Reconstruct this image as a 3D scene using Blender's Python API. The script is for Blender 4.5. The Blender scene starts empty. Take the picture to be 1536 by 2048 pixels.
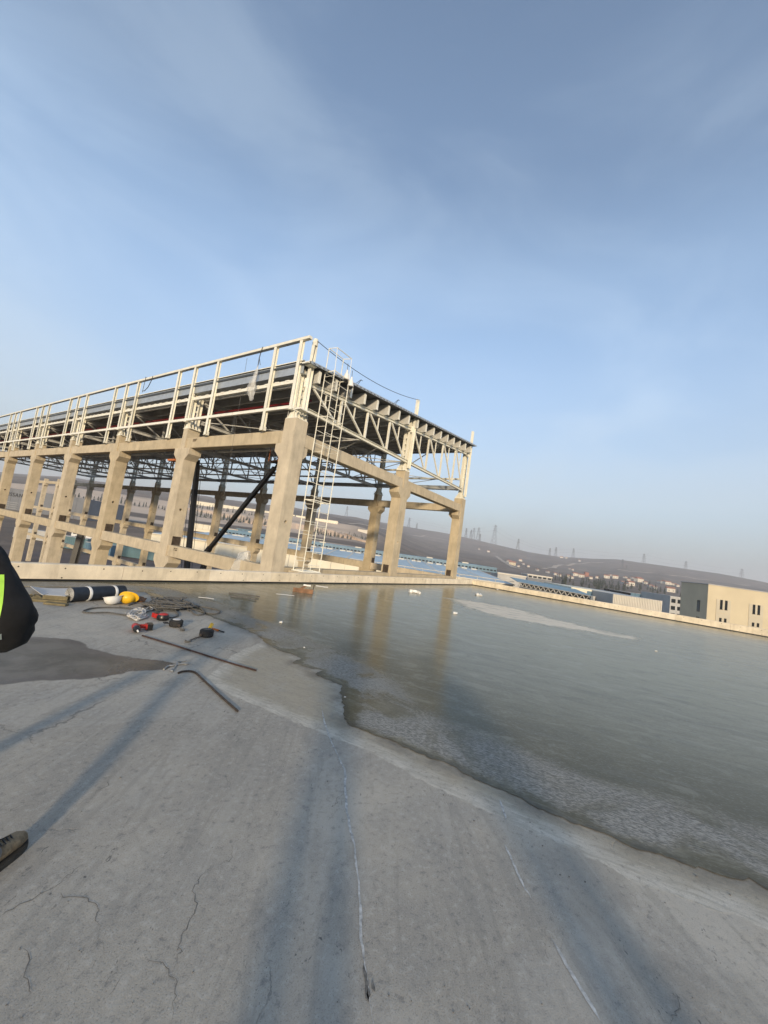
import bpy, bmesh, math, random
import numpy as np
from mathutils import Vector, Matrix
random.seed(7); rng = np.random.default_rng(7)
sc = bpy.context.scene
C = sc.collection

# ------------------------------------------------------------------ camera
EYE = Vector((0, 0, 1.65))
YAW, PITCH, ROLL, FPX = 0.5956, 0.0949, 0.1420, 781.8
FW = Vector((math.cos(YAW)*math.cos(PITCH), math.sin(YAW)*math.cos(PITCH), math.sin(PITCH)))
RT0 = Vector((math.sin(YAW), -math.cos(YAW), 0)); UP0 = RT0.cross(FW)
RT = RT0*math.cos(ROLL) + UP0*math.sin(ROLL); UP = -RT0*math.sin(ROLL) + UP0*math.cos(ROLL)
FH = Vector((math.cos(YAW), math.sin(YAW), 0)); RH = RT0.copy()      # level forward / right on the ground
cd = bpy.data.cameras.new('camera'); cam = bpy.data.objects.new('camera', cd); C.objects.link(cam)
cd.sensor_fit = 'HORIZONTAL'; cd.sensor_width = 36; cd.lens = 36*FPX/1536
cd.clip_start = 0.05; cd.clip_end = 20000
M = Matrix((RT, UP, -FW)).transposed().to_4x4(); M.translation = EYE; cam.matrix_world = M
sc.camera = cam

# ------------------------------------------------------------------ light
SUN_EL = math.radians(12.5); SUN_TRAVEL = math.radians(36.5)            # light travels this way over the ground
sd_ = Vector((math.cos(SUN_TRAVEL)*math.cos(SUN_EL), math.sin(SUN_TRAVEL)*math.cos(SUN_EL), -math.sin(SUN_EL)))
sl = bpy.data.lights.new('sun', 'SUN'); sl.energy = 3.2; sl.angle = math.radians(3.6); sl.color = (1.0, 0.80, 0.54)
so = bpy.data.objects.new('sun', sl); C.objects.link(so); so.rotation_euler = sd_.to_track_quat('-Z', 'Y').to_euler()
so.location = (-20, -20, 40)
w = bpy.data.worlds.new('World'); sc.world = w; w.use_nodes = True
nt = w.node_tree; N = nt.nodes; L = nt.links; N.clear()
def nd(tree, typ, **kw):
    n = tree.nodes.new(typ)
    for k, v in kw.items():
        if k.startswith('i_'):
            key = k[2:]; n.inputs[int(key) if key.isdigit() else key].default_value = v
        else: setattr(n, k, v)
    return n
out = nd(nt, 'ShaderNodeOutputWorld'); bg = nd(nt, 'ShaderNodeBackground'); bg.inputs['Strength'].default_value = 0.135
sky = nd(nt, 'ShaderNodeTexSky', sky_type='NISHITA'); sky.sun_disc = False
sky.sun_elevation = SUN_EL
sunpos = -sd_; sky.sun_rotation = math.atan2(sunpos.x, sunpos.y)
sky.altitude = 900; sky.air_density = 1.0; sky.dust_density = 2.6; sky.ozone_density = 1.6
# thin cirrus, laid out by direction in the sky
tc = nd(nt, 'ShaderNodeTexCoord'); sep = nd(nt, 'ShaderNodeSeparateXYZ'); L.new(tc.outputs['Generated'], sep.inputs[0])
zc = nd(nt, 'ShaderNodeMath', operation='MAXIMUM', i_1=0.0); L.new(sep.outputs['Z'], zc.inputs[0])
mp = nd(nt, 'ShaderNodeMapping'); mp.inputs['Rotation'].default_value = (math.radians(18), math.radians(-24), math.radians(20)); mp.inputs['Scale'].default_value = (1.5, 1.5, 3.6)
mp.inputs['Location'].default_value = (5.5, 15.1, 3.0)
L.new(tc.outputs['Generated'], mp.inputs[0])
n1 = nd(nt, 'ShaderNodeTexNoise', i_Scale=1.15, i_Detail=8.0, i_Roughness=0.52, i_Distortion=0.9); L.new(mp.outputs[0], n1.inputs['Vector'])
r1 = nd(nt, 'ShaderNodeMapRange', i_1=0.40, i_2=0.74, i_3=0.0, i_4=0.30); r1.interpolation_type = 'SMOOTHSTEP'; L.new(n1.outputs[0], r1.inputs[0])
# haze layers: a bright milky veil low in the sky and a greyer layer along the horizon, the same all round
r2 = nd(nt, 'ShaderNodeValToRGB'); L.new(zc.outputs[0], r2.inputs[0]); cr_ = r2.color_ramp; cr_.interpolation = 'EASE'
cr_.elements[0].position = 0.0; cr_.elements[0].color = (.93,)*3+(1,); cr_.elements[1].position = 0.95; cr_.elements[1].color = (.05,)*3+(1,)
for p_, v_ in ((.16,.62),(.34,.44),(.55,.27),(.74,.10)):
    e_ = cr_.elements.new(p_); e_.color = (v_,)*3+(1,)
hc = nd(nt, 'ShaderNodeValToRGB'); L.new(zc.outputs[0], hc.inputs[0]); ch_ = hc.color_ramp
ch_.elements[0].position = 0.02; ch_.elements[0].color = (.135,.138,.135,1); ch_.elements[1].position = 0.50; ch_.elements[1].color = (.315,.45,.635,1)
e_ = ch_.elements.new(.17); e_.color = (.28,.325,.36,1)
hs = nd(nt, 'ShaderNodeVectorMath', operation='SCALE'); hs.inputs['Scale'].default_value = 10.0; L.new(hc.outputs[0], hs.inputs[0])
mixc = nd(nt, 'ShaderNodeMix', data_type='RGBA'); mixc.inputs['B'].default_value = (3.1, 3.7, 4.3, 1)
lowz = nd(nt, 'ShaderNodeMapRange', i_1=0.1, i_2=0.65, i_3=1.9, i_4=0.8); L.new(zc.outputs[0], lowz.inputs[0]); cfm = nd(nt, 'ShaderNodeMath', operation='MULTIPLY'); L.new(r1.outputs[0], cfm.inputs[0]); L.new(lowz.outputs[0], cfm.inputs[1])
L.new(cfm.outputs[0], mixc.inputs['Factor']); L.new(sky.outputs[0], mixc.inputs['A'])
mixh = nd(nt, 'ShaderNodeMix', data_type='RGBA'); L.new(hs.outputs[0], mixh.inputs['B'])
L.new(r2.outputs[0], mixh.inputs['Factor']); L.new(mixc.outputs['Result'], mixh.inputs['A'])
L.new(mixh.outputs['Result'], bg.inputs['Color']); L.new(bg.outputs[0], out.inputs[0])
sc.view_settings.view_transform = 'Standard'; sc.view_settings.look = 'None'
sc.view_settings.exposure = 0.70; sc.view_settings.gamma = 1.0
sc.render.engine = 'CYCLES'
sc.cycles.max_bounces = 6; sc.cycles.diffuse_bounces = 3; sc.cycles.glossy_bounces = 3; sc.cycles.volume_bounces = 1
sc.cycles.transparent_max_bounces = 6; sc.cycles.caustics_reflective = False; sc.cycles.caustics_refractive = False
sc.cycles.use_denoising = True

# ------------------------------------------------------------------ helpers
def ray(u, v): return (FW*FPX + RT*(u-768) - UP*(v-1024))
def G(u, v, z=0.0):                       # picture point -> point on a level surface
    d = ray(u, v); return EYE + d*((z-EYE.z)/d.z)
def at(u, v, D):                          # picture point -> point at a level distance
    d = ray(u, v); return EYE + d*(D/d.dot(FH))
def W(r, d, z=0.0): return FH*d + RH*r + Vector((0, 0, z))            # right / forward / height -> world

class MB:
    def __init__(s): s.v = []; s.f = []
    def add(s, vs, fs):
        o = len(s.v); s.v += [tuple(x) for x in vs]; s.f += [tuple(i+o for i in f) for f in fs]; return s
    def box(s, x0, x1, y0, y1, z0, z1):
        return s.add([(x0,y0,z0),(x1,y0,z0),(x1,y1,z0),(x0,y1,z0),(x0,y0,z1),(x1,y0,z1),(x1,y1,z1),(x0,y1,z1)],
                     [(0,3,2,1),(4,5,6,7),(0,1,5,4),(1,2,6,5),(2,3,7,6),(3,0,4,7)])
    def bar(s, p0, p1, w, h, up=(0,0,1)):
        p0, p1 = Vector(p0), Vector(p1); d = (p1-p0).normalized(); u = Vector(up)
        r = d.cross(u)
        if r.length < 1e-4: r = d.cross(Vector((0,1,0)))
        r.normalize(); u = r.cross(d).normalized()
        vs = []
        for p in (p0, p1):
            for a, b in ((-1,-1),(1,-1),(1,1),(-1,1)): vs.append(p + r*(a*w/2) + u*(b*h/2))
        return s.add(vs, [(0,1,2,3),(7,6,5,4),(0,4,5,1),(1,5,6,2),(2,6,7,3),(3,7,4,0)])
    def ibeam(s, p0, p1, w, h, up=(0,0,1), t=0.014):
        p0, p1 = Vector(p0), Vector(p1); d = (p1-p0).normalized(); r = d.cross(Vector(up))
        if r.length < 1e-4: r = d.cross(Vector((0,1,0)))
        u = r.normalized().cross(d).normalized()
        s.bar(p0+u*(h/2-t/2), p1+u*(h/2-t/2), w, t, up); s.bar(p0-u*(h/2-t/2), p1-u*(h/2-t/2), w, t, up)
        return s.bar(p0, p1, t, h-2*t, up)
    def tube(s, pts, r, n=8, close=False, cap=True):
        pts = [Vector(p) for p in pts]; k = len(pts); rr = r if hasattr(r, '__len__') else [r]*k
        vs = []; ref = None
        for i, p in enumerate(pts):
            a = pts[(i-1) % k] if (i > 0 or close) else p; b = pts[(i+1) % k] if (i < k-1 or close) else p
            d = (b-a); d = d.normalized() if d.length > 1e-9 else Vector((0,0,1))
            if ref is None: ref = Vector((0,0,1)) if abs(d.z) < .9 else Vector((1,0,0))
            x = d.cross(ref)
            if x.length < 1e-3: x = d.cross(Vector((0.3,1,0.2)))
            x.normalize(); y = x.cross(d).normalized(); ref = y
            for j in range(n):
                t = 2*math.pi*j/n; vs.append(p + x*(rr[i]*math.cos(t)) + y*(rr[i]*math.sin(t)))
        fs = []
        for i in range(k if close else k-1):
            for j in range(n):
                a = i*n+j; b = i*n+(j+1) % n; c = ((i+1) % k)*n+(j+1) % n; d = ((i+1) % k)*n+j; fs.append((a,d,c,b))
        if cap and not close: fs += [tuple(range(n)), tuple(range((k-1)*n, k*n))[::-1]]
        return s.add(vs, fs)
    def lathe(s, prof, n=16, M=None):
        vs = []
        for (r, z) in prof:
            for j in range(n):
                t = 2*math.pi*j/n; q = Vector((r*math.cos(t), r*math.sin(t), z)); vs.append(M @ q if M else q)
        fs = []; k = len(prof)
        for i in range(k-1):
            for j in range(n): fs.append((i*n+j, i*n+(j+1) % n, (i+1)*n+(j+1) % n, (i+1)*n+j))
        if prof[0][0] > 1e-6: fs.append(tuple(range(n))[::-1])
        if prof[-1][0] > 1e-6: fs.append(tuple(range((k-1)*n, k*n)))
        return s.add(vs, fs)
    def prism(s, poly, axis, a, b):       # poly in the two other axes, pushed along axis from a to b
        n = len(poly); vs = []
        for t in (a, b):
            for p, q in poly: vs.append({'x': (t,p,q), 'y': (p,t,q), 'z': (p,q,t)}[axis])
        return s.add(vs, [tuple(range(n))[::-1], tuple(range(n, 2*n))] + [(i,(i+1) % n,(i+1) % n+n,i+n) for i in range(n)])
    def mesh(s, name, smooth=False):
        me = bpy.data.meshes.new(name); me.from_pydata(s.v, [], s.f); me.validate()
        bm = bmesh.new(); bm.from_mesh(me); bmesh.ops.recalc_face_normals(bm, faces=bm.faces); bm.to_mesh(me); bm.free()
        if smooth:
            me.shade_smooth()
            try: me.set_sharp_from_angle(angle=math.radians(36.5))
            except Exception: pass
        return me
    def build(s, name, m, parent=None, smooth=False, loc=None, rot=None):
        return ob(name, s.mesh(name, smooth), m, parent, loc, rot)
def ob(name, me, m=None, parent=None, loc=None, rot=None):
    o = bpy.data.objects.new(name, me); C.objects.link(o)
    if m is not None and me is not None and not me.materials: me.materials.append(m)
    if parent is not None: o.parent = parent
    if loc is not None: o.location = loc
    if rot is not None: o.rotation_euler = rot
    return o
def tag(o, label=None, cat=None, group=None, kind=None):
    if label: o['label'] = label
    if cat: o['category'] = cat
    if group: o['group'] = group
    if kind: o['kind'] = kind
    return o
def thing(name, label, cat, loc=(0,0,0), rz=0.0, group=None):
    o = bpy.data.objects.new(name, None); C.objects.link(o); o.location = loc; o.rotation_euler = (0,0,rz); o.empty_display_size = .2
    return tag(o, label, cat, group)
def copy_tree(o, parent=None):
    c = o.copy(); C.objects.link(c)
    if parent is not None: c.parent = parent
    for ch in [x for x in KIDS.get(o.name, [])]: copy_tree(bpy.data.objects[ch], c)
    return c
KIDS = {}
def index_kids(o):
    KIDS[o.name] = [c.name for c in o.children]
    for c in o.children: index_kids(c)

# ------------------------------------------------------------------ materials
def mat(name, col,  rough=0.6, metal=0.0, var=0.12, vscale=2.0, bump=0.0, bscale=30.0, col2=None, spec=0.5, stain=0.0, stain_col=(0.12,0.09,0.06), sscale=1.0, space='pos', objvar=0.0):
    m = bpy.data.materials.new(name); m.use_nodes = True; t = m.node_tree; t.nodes.clear()
    o = nd(t, 'ShaderNodeOutputMaterial'); b = nd(t, 'ShaderNodeBsdfPrincipled'); t.links.new(b.outputs[0], o.inputs[0])
    b.inputs['Roughness'].default_value = rough; b.inputs['Metallic'].default_value = metal; b.inputs['Specular IOR Level'].default_value = spec
    g = nd(t, 'ShaderNodeNewGeometry'); tcx = nd(t, 'ShaderNodeTexCoord')
    src = g.outputs['Position'] if space == 'pos' else tcx.outputs['Object']
    n = nd(t, 'ShaderNodeTexNoise', i_Scale=vscale, i_Detail=6.0, i_Roughness=0.6); t.links.new(src, n.inputs['Vector'])
    c2 = col2 or tuple(max(0, c*(1-2*var)) for c in col); c1 = col if col2 else tuple(min(1, c*(1+var)) for c in col)
    rmp = nd(t, 'ShaderNodeMapRange', i_1=0.3, i_2=0.7); t.links.new(n.outputs[0], rmp.inputs[0])
    mx = nd(t, 'ShaderNodeMix', data_type='RGBA'); mx.inputs['A'].default_value = (*c1, 1); mx.inputs['B'].default_value = (*c2, 1)
    t.links.new(rmp.outputs[0], mx.inputs['Factor']); res = mx.outputs['Result']
    if stain > 0:
        mpn = nd(t, 'ShaderNodeMapping'); mpn.inputs['Scale'].default_value = (1.0, 1.0, 0.18); t.links.new(src, mpn.inputs[0])
        n3 = nd(t, 'ShaderNodeTexNoise', i_Scale=5.0*sscale, i_Detail=8.0, i_Roughness=0.68); t.links.new(mpn.outputs[0], n3.inputs['Vector'])
        r3 = nd(t, 'ShaderNodeMapRange', i_1=0.5, i_2=0.78, i_3=0.0, i_4=stain); t.links.new(n3.outputs[0], r3.inputs[0])
        m3 = nd(t, 'ShaderNodeMix', data_type='RGBA'); m3.inputs['B'].default_value = (*stain_col, 1)
        t.links.new(r3.outputs[0], m3.inputs['Factor']); t.links.new(res, m3.inputs['A']); res = m3.outputs['Result']
    if objvar > 0:
        oi = nd(t, 'ShaderNodeObjectInfo'); hv = nd(t, 'ShaderNodeHueSaturation'); ov = nd(t, 'ShaderNodeMapRange', i_3=1-objvar, i_4=1+objvar); t.links.new(oi.outputs['Random'], ov.inputs[0]); t.links.new(ov.outputs[0], hv.inputs['Value'])
        os_ = nd(t, 'ShaderNodeMapRange', i_3=1+objvar*2, i_4=1-objvar*2); t.links.new(oi.outputs['Random'], os_.inputs[0]); t.links.new(os_.outputs[0], hv.inputs['Saturation']); t.links.new(res, hv.inputs['Color']); res = hv.outputs[0]
    t.links.new(res, b.inputs['Base Color'])
    rr = nd(t, 'ShaderNodeMapRange', i_3=max(0.02, rough-0.1), i_4=min(1, rough+0.1)); t.links.new(n.outputs[0], rr.inputs[0]); t.links.new(rr.outputs[0], b.inputs['Roughness'])
    if bump > 0:
        n2 = nd(t, 'ShaderNodeTexNoise', i_Scale=bscale, i_Detail=5.0, i_Roughness=0.65); t.links.new(src, n2.inputs['Vector'])
        bp = nd(t, 'ShaderNodeBump', i_Strength=bump, i_Distance=0.01); t.links.new(n2.outputs[0], bp.inputs['Height']); t.links.new(bp.outputs[0], b.inputs['Normal'])
    return m
MT = {}
MT['precast'] = mat('precast_concrete', (0.545,0.465,0.335), 0.85, var=0.10, vscale=1.6, bump=0.5, bscale=16, stain=0.6, stain_col=(0.27,0.215,0.15), objvar=0.06)
MT['parapet'] = mat('parapet_concrete', (0.78,0.69,0.54), 0.85, var=0.10, vscale=2.4, bump=0.35, bscale=25, stain=0.45, stain_col=(0.30,0.25,0.18), objvar=0.05)
MT['steel'] = mat('cream_painted_steel', (0.82,0.80,0.70), 0.45, var=0.05, vscale=3, stain=0.3, stain_col=(0.36,0.30,0.20), objvar=0.06)
MT['steel_shaded'] = mat('shaded_cream_steel', (0.52,0.52,0.50), 0.5, var=0.08, vscale=3)  # cream steel under the roof, its shade put into a grey base colour
MT['galv'] = mat('galvanised_steel', (0.42,0.46,0.50), 0.42, 0.35, var=0.08, vscale=4)
MT['deck_metal'] = mat('roof_sheet_metal', (0.07,0.08,0.09), 0.5, 0.2, var=0.1, vscale=3)
MT['embed'] = mat('rusty_brown_plate', (0.07,0.05,0.035), 0.8, var=0.3, vscale=8)
MT['black'] = mat('black_paint', (0.012,0.012,0.013), 0.35, var=0.2, vscale=5)
MT['rubber'] = mat('black_rubber', (0.02,0.02,0.02), 0.8, var=0.2, vscale=20)
MT['redpipe'] = mat('red_pipe_paint', (0.17,0.012,0.018), 0.5, var=0.1)
MT['rust'] = mat('rusty_steel', (0.055,0.028,0.022), 0.8, var=0.35, vscale=25, bump=0.5, bscale=120)
MT['rust2'] = mat('dark_rusty_rebar', (0.06,0.045,0.035), 0.75, var=0.35, vscale=25, bump=0.5, bscale=120)
MT['white'] = mat('white_plastic', (0.78,0.77,0.74), 0.45, var=0.06, vscale=12)
MT['yellow'] = mat('yellow_plastic', (0.80,0.47,0.02), 0.4, var=0.06, vscale=12)
MT['red'] = mat('red_tool_plastic', (0.42,0.025,0.02), 0.4, var=0.12, vscale=30)
MT['orange'] = mat('orange_plastic', (0.55,0.16,0.03), 0.45, var=0.1)
MT['rope'] = mat('grey_rope', (0.13,0.125,0.115), 0.9, var=0.35, vscale=60, bump=0.8, bscale=150)
MT['whiterope'] = mat('white_rope', (0.62,0.60,0.57), 0.9, var=0.15, vscale=60, bump=0.8, bscale=150)
MT['cardboard'] = mat('brown_cardboard', (0.17,0.14,0.075), 0.85, var=0.2, vscale=10)
MT['sheet'] = mat('pale_grey_sheet', (0.55,0.55,0.55), 0.5, var=0.06, vscale=6)
MT['membrane'] = mat('navy_black_membrane', (0.014,0.02,0.032), 0.5, var=0.25, vscale=9, bump=0.2, bscale=40)
MT['wood'] = mat('wet_brown_wood', (0.21,0.10,0.045), 0.6, var=0.25, vscale=8)
MT['jacket'] = mat('black_jacket_cloth', (0.006,0.006,0.007), 0.9, var=0.3, vscale=8, bump=0.4, bscale=20)
MT['trouser'] = mat('grey_trouser_cloth', (0.16,0.15,0.14), 0.9, var=0.15, vscale=10, bump=0.3, bscale=60)
MT['skin'] = mat('skin', (0.48,0.30,0.22), 0.55, var=0.06, vscale=10)
MT['hair'] = mat('dark_hair', (0.03,0.02,0.015), 0.7)
MT['shoe'] = mat('worn_olive_leather', (0.26,0.19,0.11), 0.75, var=0.4, vscale=22, bump=0.5, bscale=60)
MT['sole'] = mat('dark_shoe_sole', (0.035,0.033,0.028), 0.85, var=0.2, vscale=30)
MT['hivis'] = mat('lime_reflective_tape', (0.42,0.75,0.08), 0.5, var=0.1, vscale=20)
MT['silver'] = mat('silver_reflective_tape', (0.35,0.42,0.40), 0.35, 0.3, var=0.1)
MT['spanner'] = mat('dull_tool_steel', (0.36,0.36,0.35), 0.45, 0.5, var=0.15, vscale=30)
MT['tan_track'] = mat('pale_dirt_track', (0.42,0.35,0.28), 0.95, var=0.15, vscale=0.05)
MT['bank'] = mat('peach_earth_bank', (0.52,0.40,0.30), 0.95, var=0.14, vscale=0.03, stain=0.4, stain_col=(0.33,0.26,0.20), sscale=0.02)
MT['chalk'] = mat('chalk_white', (0.52,0.52,0.50), 0.9, var=0.3, vscale=30)
MT['crack'] = mat('crack_dark', (0.17,0.163,0.148), 0.95, var=0.3, vscale=40)
MT['cable'] = mat('dark_cable', (0.05,0.05,0.05), 0.6)
MT['glass_dark'] = mat('dark_window_glass', (0.018,0.022,0.026), 0.12, var=0.2, vscale=0.5)
MT['hillwhite'] = mat('pale_render', (0.62,0.58,0.50), 0.8, var=0.06, vscale=0.2)
MT['cream'] = mat('cream_cladding', (0.56,0.49,0.35), 0.75, var=0.05, vscale=0.3, stain=0.15, stain_col=(0.45,0.38,0.26), sscale=0.2)
MT['panelbeige'] = mat('greyish_beige_panel', (0.50,0.455,0.36), 0.75, var=0.05, vscale=0.3)
MT['creamlt'] = mat('pale_cream_cladding', (0.72,0.67,0.54), 0.75, var=0.04, vscale=0.2)
MT['bluewall'] = mat('blue_cladding', (0.10,0.19,0.27), 0.5, var=0.08, vscale=0.15)
MT['roofblue'] = mat('pale_blue_roof_sheet', (0.36,0.45,0.50), 0.4, var=0.10, vscale=0.12)
MT['roofteal'] = mat('teal_roof_sheet', (0.13,0.24,0.29), 0.45, var=0.06, vscale=0.1)
MT['greywall'] = mat('grey_cladding', (0.155,0.165,0.185), 0.6, var=0.08, vscale=0.2)
MT['greylt'] = mat('light_grey_cladding', (0.42,0.42,0.41), 0.7, var=0.06, vscale=0.3)
MT['tileroof'] = mat('red_tile_roof', (0.33,0.14,0.09), 0.8, var=0.15, vscale=0.5)
MT['conifer'] = mat('dark_conifer_foliage', (0.05,0.06,0.042), 0.9, var=0.3, vscale=0.6)
MT['bark'] = mat('bark', (0.08,0.06,0.045), 0.9)
MT['pylon'] = mat('pylon_steel', (0.07,0.07,0.075), 0.6, 0.2)
MT['signtext'] = mat('sign_lettering', (0.012,0.013,0.016), 0.5)
MT['container'] = mat('blue_green_container', (0.09,0.17,0.20), 0.55, var=0.1, vscale=0.6)
MT['car_white'] = mat('white_car_paint', (0.70,0.70,0.69), 0.3)
MT['car_silver'] = mat('silver_car_paint', (0.40,0.42,0.44), 0.3, 0.4)
MT['mud'] = mat('reddish_mud', (0.13,0.09,0.075), 0.9, var=0.35, vscale=0.25, col2=(0.07,0.055,0.05))

# translucent wrapping film
def film_mat():
    m = bpy.data.materials.new('clear_wrapping_film'); m.use_nodes = True; t = m.node_tree; b = t.nodes['Principled BSDF']
    b.inputs['Base Color'].default_value = (0.75,0.75,0.73,1); b.inputs['Roughness'].default_value = 0.18; b.inputs['Alpha'].default_value = 0.38
    n = nd(t, 'ShaderNodeTexNoise', i_Scale=14.0, i_Detail=5.0); bp = nd(t, 'ShaderNodeBump', i_Strength=0.8, i_Distance=0.03)
    t.links.new(n.outputs[0], bp.inputs['Height']); t.links.new(bp.outputs[0], b.inputs['Normal']); return m
MT['film'] = film_mat()
# ------------------------------------------------------------------ roof deck and ice
XP, YP, HP = 28.06, 10.32, 0.364         # inner faces of the two parapets, their height
def pl(*uv): return [G(u, v).to_2d() for u, v in uv]
def ragged(pts, amp, step, closed=False, seed=1):
    r = random.Random(seed); o = []; n = len(pts); ph = [r.uniform(0, 6.28) for _ in range(8)]; acc = 0
    for i in range(n if closed else n-1):
        a, b = Vector(pts[i]), Vector(pts[(i+1) % n]); d = b-a; k = max(1, int(d.length/step)); nn = Vector((-d.y, d.x)).normalized()
        for j in range(k):
            s = acc+d.length*j/k
            h = (math.sin(s*5.1+ph[0])+.7*math.sin(s*11.3+ph[1])+.5*math.sin(s*23+ph[2])+.4*math.sin(s*47+ph[3])+.3*math.sin(s*91+ph[4]))/2.2
            e = 0 if (not closed and i == 0 and j == 0) else 1
            o.append(a+d*(j/k)+nn*(h*amp*e + r.uniform(-.25, .25)*amp*e))
        acc += d.length
    if not closed: o.append(Vector(pts[-1]))
    return o
def sdist(P, poly):                       # signed distance, positive inside
    poly = np.array([(p[0], p[1]) for p in poly]); a = poly; b = np.roll(poly, -1, 0); dmin = np.full(len(P), 1e9); ins = np.zeros(len(P), bool)
    for (ax, ay), (bx, by) in zip(a, b):
        ex, ey = bx-ax, by-ay; l2 = ex*ex+ey*ey+1e-12
        t = np.clip(((P[:,0]-ax)*ex+(P[:,1]-ay)*ey)/l2, 0, 1); dx = P[:,0]-ax-t*ex; dy = P[:,1]-ay-t*ey
        dmin = np.minimum(dmin, dx*dx+dy*dy)
        c = ((ay > P[:,1]) != (by > P[:,1])) & (P[:,0] < (bx-ax)*(P[:,1]-ay)/(by-ay+1e-12)+ax); ins ^= c
    d = np.sqrt(dmin); return np.where(ins, d, -d)
shore_px = [(39,1174),(150,1176),(242,1181),(286,1184),(304,1192),(335,1202),(380,1214),(413,1231),(457,1247),(509,1268),(530,1282),(551,1299),(586,1310),(600,1317),(588,1325),(621,1336),(645,1341),(628,1349),(656,1362),(686,1371),(682,1391),(689,1410),(682,1436),(695,1449),(741,1466),(793,1485),(848,1511),(891,1529),(956,1563),(1003,1580),(1068,1610),(1148,1645),(1218,1675),(1268,1700),(1333,1715),(1393,1740),(1468,1755),(1503,1755),(1536,1778)]
shore = [Vector((-9.0, 9.7))] + pl(*shore_px); e = shore[-1]; shore += [Vector((e.x+.15, e.y-1.2)), Vector((e.x+.2, e.y-3.5)), Vector((e.x+1.2, -13.9))]
shore_r = ragged(shore, 0.03, 0.03, seed=3)
ice_poly = [Vector((-9.0, YP-.012))] + shore_r + [Vector((XP-.012, -13.9)), Vector((XP-.012, YP-.012))]
crust_low = pl((405,1362),(435,1375),(480,1400),(550,1425),(650,1470),(768,1522),(888,1580),(1018,1645),(1118,1685),(1218,1730),(1308,1775),(1388,1805),(1403,1820),(1468,1825),(1536,1865))
e = crust_low[-1]; crust_low += [Vector((e.x, e.y-1.4)), Vector((e.x+.1, e.y-4))]
i0 = min(range(len(shore)), key=lambda i: (shore[i]-Vector(G(530,1282).to_2d())).length)
crust_poly = ragged(crust_low, 0.02, 0.06, seed=5) + [Vector((shore[-2].x+.5, shore[-2].y-.2))] + [Vector(p)+Vector((.25,.1)) for p in shore[i0:-1][::-1]] + pl((480,1300),(430,1340))
wet_poly = ragged(pl((64,1273),(109,1275),(144,1278),(170,1289),(178,1298),(211,1302),(234,1312),(275,1315),(348,1327),(352,1334),(327,1340),(286,1342),(240,1351),(192,1355),(137,1359),(58,1365),(0,1369),(-160,1375),(-300,1330),(-150,1280),(0,1270)), 0.03, 0.08, True, 6)
snow_poly = ragged(pl((884,1195),(921,1198),(986,1209),(1049,1221),(1100,1236),(1148,1247),(1190,1258),(1252,1270),(1293,1279),(1273,1282),(1231,1275),(1165,1263),(1107,1254),(1045,1243),(986,1232),(934,1216),(903,1202)), 0.05, 0.15, True, 8)
gx = np.unique(np.concatenate([np.arange(-12, 0, 1.0), np.arange(0, 8, .07), np.arange(8, XP, .25), [XP+.2]]))
gy = np.unique(np.concatenate([np.arange(-14, -5, 1.0), np.arange(-5, YP, .08), [YP+.2]]))
XX, YY = np.meshgrid(gx, gy); P = np.stack([XX.ravel(), YY.ravel()], 1); nx = len(gx)
me = bpy.data.meshes.new('roof_deck')
fa = [(j*nx+i, j*nx+i+1, (j+1)*nx+i+1, (j+1)*nx+i) for j in range(len(gy)-1) for i in range(nx-1)]
me.from_pydata([(x, y, 0) for x, y in P], [], fa)
def fattr(me, name, arr):
    at_ = me.attributes.new(name, 'FLOAT', 'POINT'); at_.data.foreach_set('value', np.asarray(arr, dtype=np.float32))
fattr(me, 'sd_ice', sdist(P, ice_poly)); fattr(me, 'sd_wet', sdist(P, wet_poly)); fattr(me, 'sd_crust', sdist(P, crust_poly))

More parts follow.
